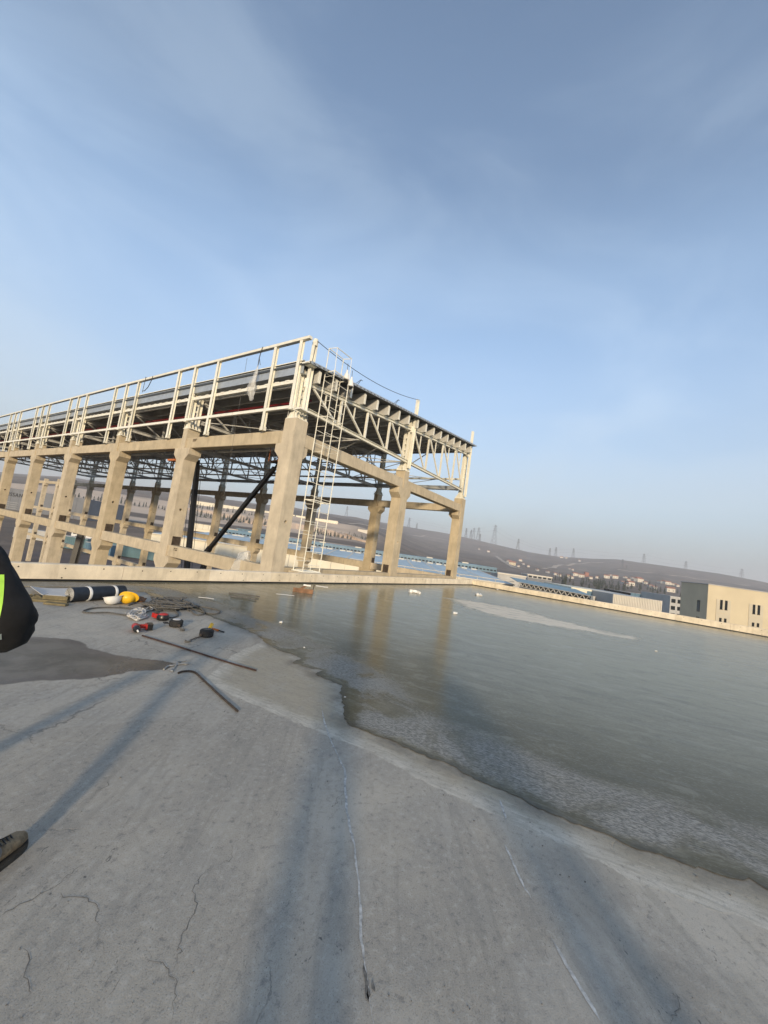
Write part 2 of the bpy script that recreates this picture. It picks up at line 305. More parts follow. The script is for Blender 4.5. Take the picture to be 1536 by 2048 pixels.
class NT:                                  # short hand for building node trees
    def __init__(s, name):
        s.m = bpy.data.materials.new(name); s.m.use_nodes = True; s.t = s.m.node_tree; s.t.nodes.clear()
        s.out = nd(s.t, 'ShaderNodeOutputMaterial'); s.b = nd(s.t, 'ShaderNodeBsdfPrincipled'); s.t.links.new(s.b.outputs[0], s.out.inputs[0])
        s.pos = nd(s.t, 'ShaderNodeNewGeometry').outputs['Position']
    def lk(s, a, b): s.t.links.new(a, b)
    def attr(s, n): return nd(s.t, 'ShaderNodeAttribute', attribute_name=n).outputs['Fac']
    def noise(s, scale, detail=5, rough=.6, dist=0, vec=None, sc3=None, rot=0):
        n = nd(s.t, 'ShaderNodeTexNoise', i_Scale=scale, i_Detail=float(detail), i_Roughness=rough, i_Distortion=float(dist)); v = vec or s.pos
        if sc3:
            mpp = nd(s.t, 'ShaderNodeMapping'); mpp.inputs['Scale'].default_value = tuple(1/q for q in sc3); mpp.inputs['Rotation'].default_value = (0,0,rot); mpp.vector_type = 'TEXTURE'; s.lk(v, mpp.inputs[0]); v = mpp.outputs[0]
        s.lk(v, n.inputs['Vector']); return n.outputs[0]
    def vor(s, scale, feature='F1', vec=None, rnd=1.0):
        n = nd(s.t, 'ShaderNodeTexVoronoi', feature=feature, i_Scale=scale, i_Randomness=rnd); s.lk(vec or s.pos, n.inputs['Vector']); return n.outputs['Distance']
    def mth(s, op, a, b=0.0, c=None):
        n = nd(s.t, 'ShaderNodeMath', operation=op)
        for i, x in enumerate((a, b) if c is None else (a, b, c)):
            if isinstance(x, (int, float)): n.inputs[i].default_value = x
            else: s.lk(x, n.inputs[i])
        return n.outputs[0]
    def ss(s, x, a, b, lo=0.0, hi=1.0, smooth=True):
        n = nd(s.t, 'ShaderNodeMapRange', i_1=a, i_2=b, i_3=lo, i_4=hi)
        if smooth: n.interpolation_type = 'SMOOTHSTEP'
        s.lk(x, n.inputs[0]); return n.outputs[0]
    def mix(s, f, a, b):
        n = nd(s.t, 'ShaderNodeMix', data_type='RGBA')
        for key, x in (('Factor', f), ('A', a), ('B', b)):
            if isinstance(x, tuple): n.inputs[key].default_value = (*x, 1)
            elif isinstance(x, (int, float)): n.inputs[key].default_value = x
            else: s.lk(x, n.inputs[key])
        return n.outputs['Result']
    def mixf(s, f, a, b):
        n = nd(s.t, 'ShaderNodeMix', data_type='FLOAT')
        for i, x in enumerate((f, a, b)):
            k = (0, 2, 3)[i]
            if isinstance(x, (int, float)): n.inputs[k].default_value = x
            else: s.lk(x, n.inputs[k])
        return n.outputs[0]
    def bump(s, h, strength, dist, prev=None):
        n = nd(s.t, 'ShaderNodeBump', i_Strength=strength, i_Distance=dist); s.lk(h, n.inputs['Height'])
        if prev is not None: s.lk(prev, n.inputs['Normal'])
        return n.outputs[0]
k = NT('trowelled_deck_concrete')
big = k.noise(0.5, 5, .6, .5); med = k.noise(2.6, 7, .66, .3); fine = k.noise(24, 6, .7); grit = k.noise(150, 3, .7)
col = k.mix(k.ss(big, .35, .68), (0.345,0.318,0.270), (0.470,0.430,0.358))
col = k.mix(k.mth('MULTIPLY', k.ss(med, .42, .62), .45), col, (0.295,0.277,0.243))
col = k.mix(k.mth('MULTIPLY', k.ss(fine, .52, .66), .50), col, (0.50,0.475,0.42))
col = k.mix(k.mth('MULTIPLY', k.ss(fine, .47, .32), .55), col, (0.145,0.143,0.137))
col = k.mix(k.mth('MULTIPLY', k.ss(grit, .54, .66), .60), col, (0.40,0.39,0.37))
col = k.mix(k.mth('MULTIPLY', k.ss(grit, .45, .33), .60), col, (0.13,0.128,0.122))
dust = k.ss(k.noise(0.85, 5, .58, 1.6), .53, .60); col = k.mix(k.mth('MULTIPLY', dust, .22), col, (0.50,0.475,0.42)); damp = k.ss(k.noise(0.62, 5, .6, 1.2), .58, .66); col = k.mix(k.mth('MULTIPLY', damp, .30), col, (0.22,0.205,0.175))
trw = k.noise(2.4, 5, .6, 1.8, sc3=(.3,2.4,1), rot=.65); col = k.mix(k.mth('MULTIPLY', k.ss(trw, .54, .66), .28), col, (0.46,0.435,0.38)); col = k.mix(k.mth('MULTIPLY', k.ss(trw, .46, .36), .28), col, (0.22,0.21,0.185))
# scuffs: little dark flecks gathered in patches
pat = k.ss(k.noise(1.5, 4, .6), .50, .60); fl = k.ss(k.noise(34, 4, .62, 1.4, sc3=(.6,1.3,1), rot=.6), .62, .70)
col = k.mix(k.mth('MULTIPLY', k.mth('MULTIPLY', fl, pat), .8), col, (0.07,0.07,0.068))
spots = k.ss(k.vor(3.1), .028, .016); col = k.mix(k.mth('MULTIPLY', spots, .85), col, (0.05,0.05,0.048))
# hairline crazing
wv = nd(k.t, 'ShaderNodeVectorMath', operation='MULTIPLY_ADD'); nn_ = nd(k.t, 'ShaderNodeTexNoise', i_Scale=1.7, i_Detail=6.0, i_Roughness=0.7)
k.lk(k.pos, nn_.inputs['Vector']); k.lk(nn_.outputs['Color'], wv.inputs[0]); wv.inputs[1].default_value = (.55,.55,0); k.lk(k.pos, wv.inputs[2])
cr = k.ss(k.vor(0.62, 'DISTANCE_TO_EDGE', wv.outputs[0]), .0045, .0012); crm = k.ss(k.noise(0.9, 3), .48, .58)
crk = k.mth('MULTIPLY', k.mth('MULTIPLY', cr, crm), .6); col = k.mix(crk, col, (0.11,0.108,0.10))
# damp tan strip and white crust above the waterline
edge_n = k.mth('ADD', k.mth('MULTIPLY', k.mth('SUBTRACT', k.noise(7, 6, .65), .5), .12), k.mth('MULTIPLY', k.mth('SUBTRACT', k.noise(1.9, 4, .6), .5), .16))
sc_ = k.mth('ADD', k.attr('sd_crust'), edge_n); inn = k.ss(sc_, -.006, .014)
strk = k.noise(9, 6, .7, .6, sc3=(.5,2.6,1), rot=math.radians(-80))
tan = k.mix(k.ss(strk, .35, .65), (0.395,0.352,0.27), (0.335,0.303,0.238)); white = k.mix(k.ss(strk, .38, .62), (0.56,0.53,0.46), (0.41,0.385,0.325))
col = k.mix(k.mth('MULTIPLY', inn, k.ss(k.noise(4.2, 5, .65), .30, .55, .45, 1.0)), col, k.mix(k.ss(sc_, .05, .26), white, tan))
col = k.mix(k.mth('MULTIPLY', k.mth('MULTIPLY', inn, k.ss(fine, .47, .34)), .5), col, (0.20,0.19,0.165)); col = k.mix(k.mth('MULTIPLY', k.mth('MULTIPLY', inn, k.ss(grit, .46, .33)), .5), col, (0.17,0.16,0.14))
# wet stain
sw = k.mth('ADD', k.attr('sd_wet'), edge_n); wet = k.ss(sw, -.012, .018)
wetc = k.mix(k.ss(med, .4, .62), (0.105,0.090,0.066), (0.165,0.145,0.115)); wetc = k.mix(k.mth('MULTIPLY', k.ss(sw, .28, .02), .6), wetc, (0.115,0.095,0.082)); wetc = k.mix(k.mth('MULTIPLY', k.ss(fine, .55, .7), .5), wetc, (0.18,0.165,0.145))
col = k.mix(wet, col, wetc)
si = k.mth('ADD', k.attr('sd_ice'), k.mth('MULTIPLY', edge_n, .5)); rim = k.mth('MULTIPLY', k.ss(si, -.20, .01), k.ss(k.noise(3.1, 6, .65), .35, .68, .05, .7)); col = k.mix(rim, col, (0.10,0.09,0.075))
k.lk(col, k.b.inputs['Base Color']); k.b.inputs['Specular IOR Level'].default_value = .35
k.lk(k.mixf(wet, k.mixf(k.ss(med, .4, .65), .78, .62), k.mixf(k.ss(big, .4, .6), .42, .24)), k.b.inputs['Roughness'])
hgt = k.mth('ADD', k.mth('MULTIPLY', fine, .6), k.mth('ADD', k.mth('MULTIPLY', grit, .35), k.mth('MULTIPLY', med, .9)))
hgt = k.mth('SUBTRACT', hgt, k.mth('MULTIPLY', crk, 1.2)); hgt = k.mth('ADD', hgt, k.mth('MULTIPLY', k.mth('MULTIPLY', strk, inn), .5))
k.lk(k.bump(hgt, .55, .006), k.b.inputs['Normal'])
me.materials.append(k.m); deck = ob('roof_deck', me); tag(deck, kind='structure', label='grey trowelled concrete roof deck with cracks, stains and scuffs')
mb = MB().box(-12, XP+.2, -14, YP+.2, -.45, -.012); sl_ = mb.build('roof_slab', MT['precast'], deck)

# hand-traced cracks and the chalk line, thin ribbons on the deck
def ribbon(mb, pts, wd, z, jit=0.0, seed=0, vr=.5, lo=.12):
    r = random.Random(seed); q = []; off_ = Vector((0, 0))
    for i in range(len(pts)-1):
        a, b = Vector(pts[i]), Vector(pts[i+1]); n = max(2, int((b-a).length/.014))
        for j in range(n): off_ = off_*.86+Vector((r.uniform(-jit, jit), r.uniform(-jit, jit))); q.append(a.lerp(b, j/n)+off_)
    q.append(Vector(pts[-1])); vs = []; fs = []; ww = wd
    for i, p in enumerate(q):
        d = (q[min(i+1, len(q)-1)]-q[max(i-1, 0)]).normalized(); nn = Vector((-d.y, d.x)); t = i/(len(q)-1); ww = min(wd*1.4, max(wd*lo, ww+r.uniform(-vr, vr)*wd)); w2 = ww*min(1, 6*t+.1, 6*(1-t)+.1)
        vs += [(*(p+nn*w2/2), z), (*(p-nn*w2/2), z)]
    mb.add(vs, [(2*i, 2*i+1, 2*i+3, 2*i+2) for i in range(len(q)-1)])
mb = MB()
for i, uv in enumerate([[(642,1412),(648,1440),(660,1480),(690,1540),(690,1580),(694,1625),(708,1690),(716,1760),(724,1880),(736,1980),(748,2060)], [(1010,1690),(1045,1770),(1064,1800)], [(1105,1880),(1140,1945),(1175,2000),(1205,2050)], [(1000,1600),(1012,1640)]]):
    ribbon(mb, pl(*uv), .0118, .0022, .0025, i, .25, .6)
mb.build('chalk_line', MT['chalk'], deck)
mb = MB()
for i, uv in enumerate([[(160,1735),(120,1770),(60,1800),(0,1828)], [(470,1685),(465,1710),(430,1730),(400,1755),(382,1775),(385,1830),(368,1880),(370,1905),(345,1945)], [(285,1905),(315,1930),(335,1985),(345,2005),(342,2048)], [(40,1905),(48,1930),(60,1960),(45,2000)],
                         [(120,1790),(165,1800),(200,1815),(195,1860),(208,1905)], [(0,1632),(50,1610),(90,1585),(130,1570)], [(230,1548),(215,1560),(190,1590)], [(1345,1990),(1362,2010),(1340,2050)], [(660,1612),(690,1590),(705,1570)]]):
    ribbon(mb, pl(*uv), .0024, .0018, .012, i+20)
mb.build('crack', MT['crack'], deck)
mb = MB()
for i, uv in enumerate([[(728,1932),(733,1960),(738,2005)], [(745,1960),(750,1985)], [(734,1975),(736,2000)]]): ribbon(mb, pl(*uv), .012, .0024, .004, i+40)
mb.build('scuff_mark', MT['crack'], deck)

# ---- frozen rain water
from mathutils.geometry import delaunay_2d_cdt
ip = [Vector((p[0], p[1])) for p in ice_poly]; nb = len(ip); pts = list(ip)
arr = np.concatenate([np.stack([a.ravel() for a in np.meshgrid(np.arange(0, 9, .16), np.arange(-4.5, YP, .16))], 1), np.stack([a.ravel() for a in np.meshgrid(np.arange(9, XP, .35), np.arange(-13.5, YP, .35))], 1), np.stack([a.ravel() for a in np.meshgrid(np.arange(-8, 0, .4), np.arange(9, YP, .2))], 1)])
arr = arr[sdist(arr, ice_poly) > .05]; pts += [Vector(a) for a in arr]
vo, eo, fo, *_ = delaunay_2d_cdt(pts, [], [list(range(nb))], 1, 1e-5)
mi = bpy.data.meshes.new('water'); mi.from_pydata([(v.x, v.y, .005) for v in vo], [], [f for f in fo])
PV = np.array([(v.x, v.y) for v in vo]); fattr(mi, 'sd_ice', sdist(PV, shore_r[::6]+[Vector((XP+8,-13.9)), Vector((XP+8,YP+8)), Vector((-9,YP+8))])); fattr(mi, 'sd_snow', sdist(PV, snow_poly))
k = NT('frozen_water')
AX = math.radians(-74)                      # wind streaks run along the shore
s_ = k.attr('sd_ice'); nz = k.noise(1.1, 5, .62, .8); med = k.noise(5.5, 6, .65); strk = k.noise(1.6, 7, .68, .8, sc3=(.55,2.6,1), rot=AX); fine = k.noise(38, 5, .72, .5, sc3=(.7,1.8,1), rot=AX)
si = k.mth('ADD', s_, k.mth('MULTIPLY', k.mth('SUBTRACT', nz, .5), .75)); si = k.mth('ADD', si, k.mth('MULTIPLY', k.mth('SUBTRACT', med, .5), .22))
frost = k.mth('MULTIPLY', k.ss(si, .05, .20), k.ss(si, .95, .62)); frost = k.mth('MULTIPLY', frost, k.ss(nz, .36, .56, .15, 1.0))
clear = k.mix(k.ss(si, .8, 2.6), (0.12,0.107,0.066), (0.20,0.186,0.124)); clear = k.mix(k.ss(si, 2.4, 6.5), clear, (0.232,0.215,0.128))  # smooth ice lightens offshore, its grazing-angle sheen put into the colour
mot = k.noise(2.3, 7, .7, 1.0, sc3=(.7,1.6,1), rot=AX); clear = k.mix(k.mth('MULTIPLY', k.ss(mot, .50, .66), .45), clear, (0.31,0.295,0.23)); clear = k.mix(k.mth('MULTIPLY', k.ss(mot, .48, .34), .4), clear, (0.10,0.095,0.066)); clear = k.mix(k.mth('MULTIPLY', k.ss(strk, .46, .68), .35), clear, (0.10,0.097,0.075)); clear = k.mix(k.mth('MULTIPLY', k.ss(strk, .48, .32), .22), clear, (0.20,0.20,0.175)); clear = k.mix(k.mth('MULTIPLY', k.ss(fine, .5, .66), .5), clear, (0.27,0.262,0.205)); clear = k.mix(k.mth('MULTIPLY', k.ss(fine, .46, .32), .5), clear, (0.09,0.087,0.066))
fcol = k.mix(k.ss(fine, .40, .60), (0.15,0.147,0.133), (0.36,0.35,0.315))
col = k.mix(frost, clear, fcol)
col = k.mix(k.mth('MULTIPLY', k.ss(s_, .10, .0), k.ss(med, .4, .6, .15, .7)), col, (0.075,0.07,0.057))
sn = k.mth('ADD', k.attr('sd_snow'), k.mth('MULTIPLY', k.mth('SUBTRACT', k.noise(2.4, 6, .65), .5), 1.5)); snow = k.mth('MULTIPLY', k.ss(sn, -.15, .45), k.ss(k.noise(2.2, 6, .7, .6, sc3=(.6,2.2,1), rot=AX), .30, .50, .25, 1.0))
col = k.mix(k.mth('MULTIPLY', snow, .9), col, (0.85,0.77,0.64)); k.lk(col, k.b.inputs['Base Color'])
rg = k.mixf(k.ss(strk, .35, .65), .13, .19); rg = k.mixf(frost, rg, .46); rg = k.mixf(snow, rg, .75); rg = k.mixf(k.ss(fine, .4, .7), rg, k.mth('ADD', rg, .05)); k.lk(rg, k.b.inputs['Roughness'])
k.b.inputs['IOR'].default_value = 1.17
h1 = k.noise(6, 4, .6, .4, sc3=(.6,2.0,1), rot=AX); bn = k.bump(h1, .06, .02); bn2 = k.bump(k.mth('MULTIPLY', fine, k.mth('ADD', frost, .12)), .5, .008, bn); k.lk(bn2, k.b.inputs['Normal'])
mi.materials.append(k.m); ice = ob('water', mi); tag(ice, kind='structure', label='sheet of frozen rain water covering the roof along the parapets')

# ------------------------------------------------------------------ terrain
sky_px = [(-300,905),(0,945),(150,955),(385,992),(588,1015),(646,1026),(738,1040),(812,1053),(900,1068),(935,1076),(1020,1096),(1057,1104),(1122,1114),(1180,1117),(1233,1118),(1287,1126),(1375,1138),(1440,1147),(1528,1164),(1700,1200),(1900,1240)]
SK = sorted((math.atan2(*(lambda q: (q.dot(RH), q.dot(FH)))(at(u, v, 1.0)-EYE)), (at(u, v, 1.0).z-EYE.z)/math.hypot((at(u, v, 1.0)-EYE).dot(RH), 1.0)) for u, v in sky_px)
SKA = np.array([a for a, _ in SK]); SKT = np.array([t for _, t in SK])
DS = 2600.0
def terr(r, d):
    r = np.asarray(r, float); d = np.asarray(d, float); s = np.hypot(r, d); a = np.arctan2(r, d)
    ridge = 1.65 + DS*np.interp(a, SKA, SKT)
    ridge = np.where(np.abs(a) > 1.3, 60+30*np.sin(a*3), ridge)
    wl = np.clip((.16-a)/.24, 0, 1); wl = wl*wl*(3-2*wl)
    zl = np.interp(s, [0,230,420,500,560,700,760,1100,DS], [0,0,.05,.085,.11,.24,.25,.42,1.0]); zr = np.interp(s, [0,350,700,1000,1500,2000,DS], [0,.005,.045,.10,.25,.50,1.0])
    z = -10.5 + (ridge+10.5)*(wl*zl+(1-wl)*zr)
    z = np.where(s > DS, -10.5+(ridge+10.5)*np.interp(s, [DS, DS*1.15, DS*3], [1, .86, .3]), z)
    amp = np.clip((s-500)/1500, 0, 1)*np.clip(np.abs(s-DS)/700, .12, 1)
    z = z + amp*(5*np.sin(r*.006+d*.004)+4*np.sin(r*.013-d*.009+1.3)+2.5*np.sin(r*.031+d*.023)+1.5*np.sin(r*.07-d*.05))
    return z
ss_ = np.concatenate([[0.01, 30, 80, 140, 200], np.geomspace(240, 2600, 90), np.geomspace(2700, 9000, 14)])
aa = np.concatenate([np.radians(np.arange(-62, 62, .5)), np.radians(np.arange(62, 298, 6))])
RR = (np.sin(aa)[:, None]*ss_[None]); DD = (np.cos(aa)[:, None]*ss_[None]); ZZ = terr(RR, DD); na, ns = RR.shape
wx = FH.x*DD+RH.x*RR; wy = FH.y*DD+RH.y*RR
mt_ = bpy.data.meshes.new('terrain')
mt_.from_pydata(np.stack([wx.ravel(), wy.ravel(), ZZ.ravel()], 1).tolist(), [], [(i*ns+j, i*ns+j+1, ((i+1) % na)*ns+j+1, ((i+1) % na)*ns+j) for i in range(na) for j in range(ns-1)])
SSs = np.hypot(RR, DD); AAz = np.arctan2(RR, DD); cut = (np.clip((.02-AAz)/.12, 0, 1))*(((SSs > 500) & (SSs < 705)) | ((SSs > 380) & (SSs < 440))).astype(float); fattr(mt_, 'cutting', cut.ravel())
bm = bmesh.new(); bm.from_mesh(mt_); bmesh.ops.recalc_face_normals(bm, faces=bm.faces)
if sum(f.normal.z for f in bm.faces) < 0: bmesh.ops.reverse_faces(bm, faces=bm.faces)
bm.to_mesh(mt_); bm.free(); mt_.shade_smooth()
k = NT('dry_hillside_earth')
b1 = k.noise(.004, 6, .62, .6); b2 = k.noise(.02, 6, .65, .3); b3 = k.noise(.12, 5, .7); bands = k.noise(.006, 5, .6, .4, sc3=(1,1,14))
col = k.mix(k.ss(b1, .36, .64), (0.128,0.104,0.085), (0.19,0.152,0.122)); col = k.mix(k.mth('MULTIPLY', k.ss(b2, .48, .66), .6), col, (0.26,0.205,0.165))
col = k.mix(k.mth('MULTIPLY', k.ss(b3, .54, .68), .5), col, (0.095,0.083,0.070)); col = k.mix(k.mth('MULTIPLY', k.ss(bands, .56, .66), .4), col, (0.27,0.20,0.16))
col = k.mix(k.mth('MULTIPLY', k.attr('cutting'), k.ss(bands, .30, .55, .55, 1.0)), col, (0.56,0.45,0.35)); k.lk(col, k.b.inputs['Base Color']); k.b.inputs['Roughness'].default_value = .95; k.b.inputs['Specular IOR Level'].default_value = .1
k.lk(k.bump(b3, .6, 2.0), k.b.inputs['Normal']); mt_.materials.append(k.m); ter = ob('terrain', mt_); tag(ter, kind='structure', label='brown dry plain rising to a long bare hill ridge')
def tz(p): return float(terr(p.dot(RH), p.dot(FH)))
def hit(u, v, d0=150.0, d1=2600.0):         # where the line of sight meets the land
    d = d0; pr = None
    while d < d1:
        q = at(u, v, d)
        if q.z <= tz(q): return q
        d *= 1.01
    return at(u, v, d1)

# ------------------------------------------------------------------ parapet walls
def parapet(name, label, a0, a1, axis, face, joints, sgn):
    t = thing(name, label, 'wall'); js = sorted([a0]+[j for j in joints if a0 < j < a1]+[a1]); r = random.Random(4)
    for i in range(len(js)-1):
        p, q = js[i]+.004, js[i+1]-.004; dx = r.uniform(-.004, .004); mb = MB(); f0, f1 = sorted((face+dx, face+sgn*.2))
        bm_ = mb.prism([(f0+.012, -.3), (f1-.012, -.3), (f1, -.28), (f1, HP-.012), (f1-.012, HP), (f0+.012, HP), (f0, HP-.012), (f0, -.28)], axis, p, q) if axis == 'x' else mb.prism([(f0, -.28), (f0+.012, -.3), (f1-.012, -.3), (f1, -.28), (f1, HP-.012), (f1-.012, HP), (f0+.012, HP), (f0, HP-.012)], 'y', p, q)
        o = mb.build('panel', MT['parapet'], t)
        for z in (.285, .085):
            nh = 3
            for h in range(nh):
                c = p+(q-p)*(h+.5)/nh + r.uniform(-.05, .05); zz = z + r.uniform(-.01, .01)
                if z < .1 and r.random() < .6: continue
                hm = MB(); R_ = .016
                ring = [(c+R_*math.cos(x*math.pi/3), zz+R_*math.sin(x*math.pi/3)) for x in range(6)]; f = face+dx-sgn*.0025
                if axis == 'x': hm.add([(a, f, b) for a, b in ring]+[(a, f+sgn*.03, b) for a, b in ring], [tuple(range(6)), tuple(range(6, 12))]+[(i2, (i2+1) % 6, (i2+1) % 6+6, i2+6) for i2 in range(6)])
                else: hm.add([(f, a, b) for a, b in ring]+[(f+sgn*.03, a, b) for a, b in ring], [tuple(range(6)), tuple(range(6, 12))]+[(i2, (i2+1) % 6, (i2+1) % 6+6, i2+6) for i2 in range(6)])
                hm.build('tie_hole', MT['embed'], o)
    f0, f1 = sorted((face-sgn*.012, face+sgn*.05))
    sb = MB(); (sb.box(a0, a1, f0, f1, .002, .05) if axis == 'x' else sb.box(f0, f1, a0, a1, .002, .045)); sb.build('base_strip', MT['black'], t)
    return t
J1 = [4.55+2.27*i for i in range(-7, 11)]; J2 = [YP-2.34*i-.3 for i in range(0, 11)]
parapet('parapet_wall', 'low beige concrete parapet running in front of the building frame', -11, XP-.004, 'x', YP, J1, 1)
parapet('parapet_wall', 'low beige concrete parapet along the right edge of the icy roof', -13.9, YP+.2, 'y', XP, J2, 1)
# ------------------------------------------------------------------ precast concrete frame
X0, Y0, PB = 9.90, 11.30, 7.43            # front edge of the corner column, bay along the long side
CY = [11.62+PB*i for i in range(14)]      # column lines
XN, XM, XF = X0+.31, 18.44, 26.90         # near row, gable column, far row
GZ, CT = -10.5, 6.15
LV = [(5.16, 5.69), (-.09, .44), (-5.6, -5.07)]
frame = thing('building_frame', 'tall beige precast concrete building frame of columns and beams behind the parapet', 'building frame', (0,0,0))
def col_profile(hw, stub, left=True, right=True):
    pr = [(hw, GZ)]
    def side(s):
        o = [(s*hw, GZ-.2)]
        for zb, _ in LV[::-1]:
            top = zb == LV[0][0]
            o += [(s*hw, zb-.58), (s*(hw+.30), zb-.30), (s*(hw+.30), zb)] + ([(s*stub, zb+.002)] if top else [(s*hw, zb+.002)])
        return o + [(s*stub, CT)]
    def plain(s): return [(s*hw, GZ-.2), (s*hw, CT)]
    r = side(1) if right else plain(1); l = side(-1) if left else plain(-1)
    return r + l[::-1]
def cut_hole(me, cy, cz, axis='y', r=.065):
    o = ob('tmp', me); cm = MB().lathe([(r,-1),(r,1)], 14, Matrix.Rotation(math.pi/2, 4, 'X')).mesh('c')
    c = ob('tmpc', cm, None, None, (cy, 0, cz)); md = o.modifiers.new('b', 'BOOLEAN'); md.object = c; md.operation = 'DIFFERENCE'; md.solver = 'EXACT'
    dg = bpy.context.evaluated_depsgraph_get(); dg.update(); me2 = bpy.data.meshes.new_from_object(o.evaluated_get(dg)); bpy.data.objects.remove(o); bpy.data.objects.remove(c); return me2
pl_m = MB().prism([(-.36, -.5), (.36, -.5), (.36, .5), (-.36, .5)], 'z', 0, .1)
def colmesh(kind):
    mb = MB()
    if kind == 'row': mb.prism(col_profile(.36, .19), 'x', -.31, .31)
    if kind == 'near_corner': mb.prism(col_profile(.32, .32, False, True), 'x', -.31, .31); mb.prism([(.31, LV[0][0]-.55), (.55, LV[0][0]-.3), (.55, LV[0][0]), (.31, LV[0][0])], 'y', -.27, .27)
    if kind == 'far_corner': mb.prism(col_profile(.32, .32, False, True), 'x', -.31, .31); mb.prism([(-.31, LV[0][0]-.55), (-.60, LV[0][0]-.3), (-.60, LV[0][0]), (-.31, LV[0][0])], 'y', -.27, .27)
    if kind == 'gable': mb.prism(col_profile(.34, .22), 'y', -.31, .31)
    me = mb.mesh('column')
    return cut_hole(me, 0.0, 2.16) if kind != 'far_corner' else me
CM = {q: colmesh(q) for q in ('row', 'near_corner', 'far_corner', 'gable')}
plate_me = MB().box(-.19, .19, -.03, .0, 0, .42).mesh('steel_plate'); plate_mx = MB().box(-.03, .0, -.17, .17, 0, .42).mesh('steel_plate')
cols = []
for row, X in (('n', XN), ('f', XF)):
    for i, y in enumerate(CY):
        if row == 'n' and i > 8: continue
        me = CM['row'] if i else CM['near_corner' if row == 'n' else 'far_corner']
        o = ob('column', me, MT['precast'], frame, (X, y, 0)); cols.append(o)
        if i:
            ob('steel_plate', plate_me, MT['embed'], o, (.05, -.362, LV[1][1]+.0)); ob('steel_plate', plate_me, MT['embed'], o, (.05, -.362, LV[2][1]))
        elif row == 'f': ob('steel_plate', plate_mx, MT['embed'], o, (-.312, .05, LV[1][1]+.0))
mid = ob('column', CM['gable'], MT['precast'], frame, (XM, Y0+.31, 0)); ob('steel_plate', plate_mx, MT['embed'], mid, (-.342, .02, LV[1][1]))
for row, X in (('n', XN), ('f', XF)):
    for i in range(13):
        if row == 'n' and i > 7: continue
        for li, (za, zb) in enumerate(LV):
            a = CY[i]+((.19 if li == 0 else .36) if i else .32)+.015; b = CY[i+1]-(.19 if li == 0 else .36)-.015
            dx = -.03 if row == 'n' else .03
            MB().prism([(-.23+dx, za+.02), (-.21+dx, za+.002), (.21+dx, za+.002), (.23+dx, za+.02), (.23+dx, zb-.02), (.21+dx, zb), (-.21+dx, zb), (-.23+dx, zb-.02)], 'y', a, b).build('beam', MT['precast'], frame, loc=(X, 0, 0))
for (xa, xb, sa, sb) in ((XN, XM, .31, .22), (XM, XF, .22, .31)):
    for li, (za, zb) in enumerate(LV):
        if li: sa, sb = .31, .34
        a, b = xa+sa+.015, xb-sb-.015
        MB().prism([(-.23, za+.02), (-.21, za+.002), (.21, za+.002), (.23, za+.02), (.23, zb-.02), (.21, zb), (-.21, zb), (-.23, zb-.02)], 'x', a, b).build('beam', MT['precast'], frame, loc=(0, Y0+.27, 0))
# stencilled marks near the beam ends
for (x, y, z, ax) in ((X0+.045, CY[1]-.75, 5.6, 'x'), (X0+.045, CY[1]-.9, .36, 'x')):
    mb = MB()
    for r_ in range(2):
        for c_ in range(7):
            if random.random() < .8: mb.box(x-.005, x-.001, y-c_*.05-.03, y-c_*.05, z-r_*.075-.05, z-r_*.075)
    mb.build('stencil_mark', MT['embed'], frame)

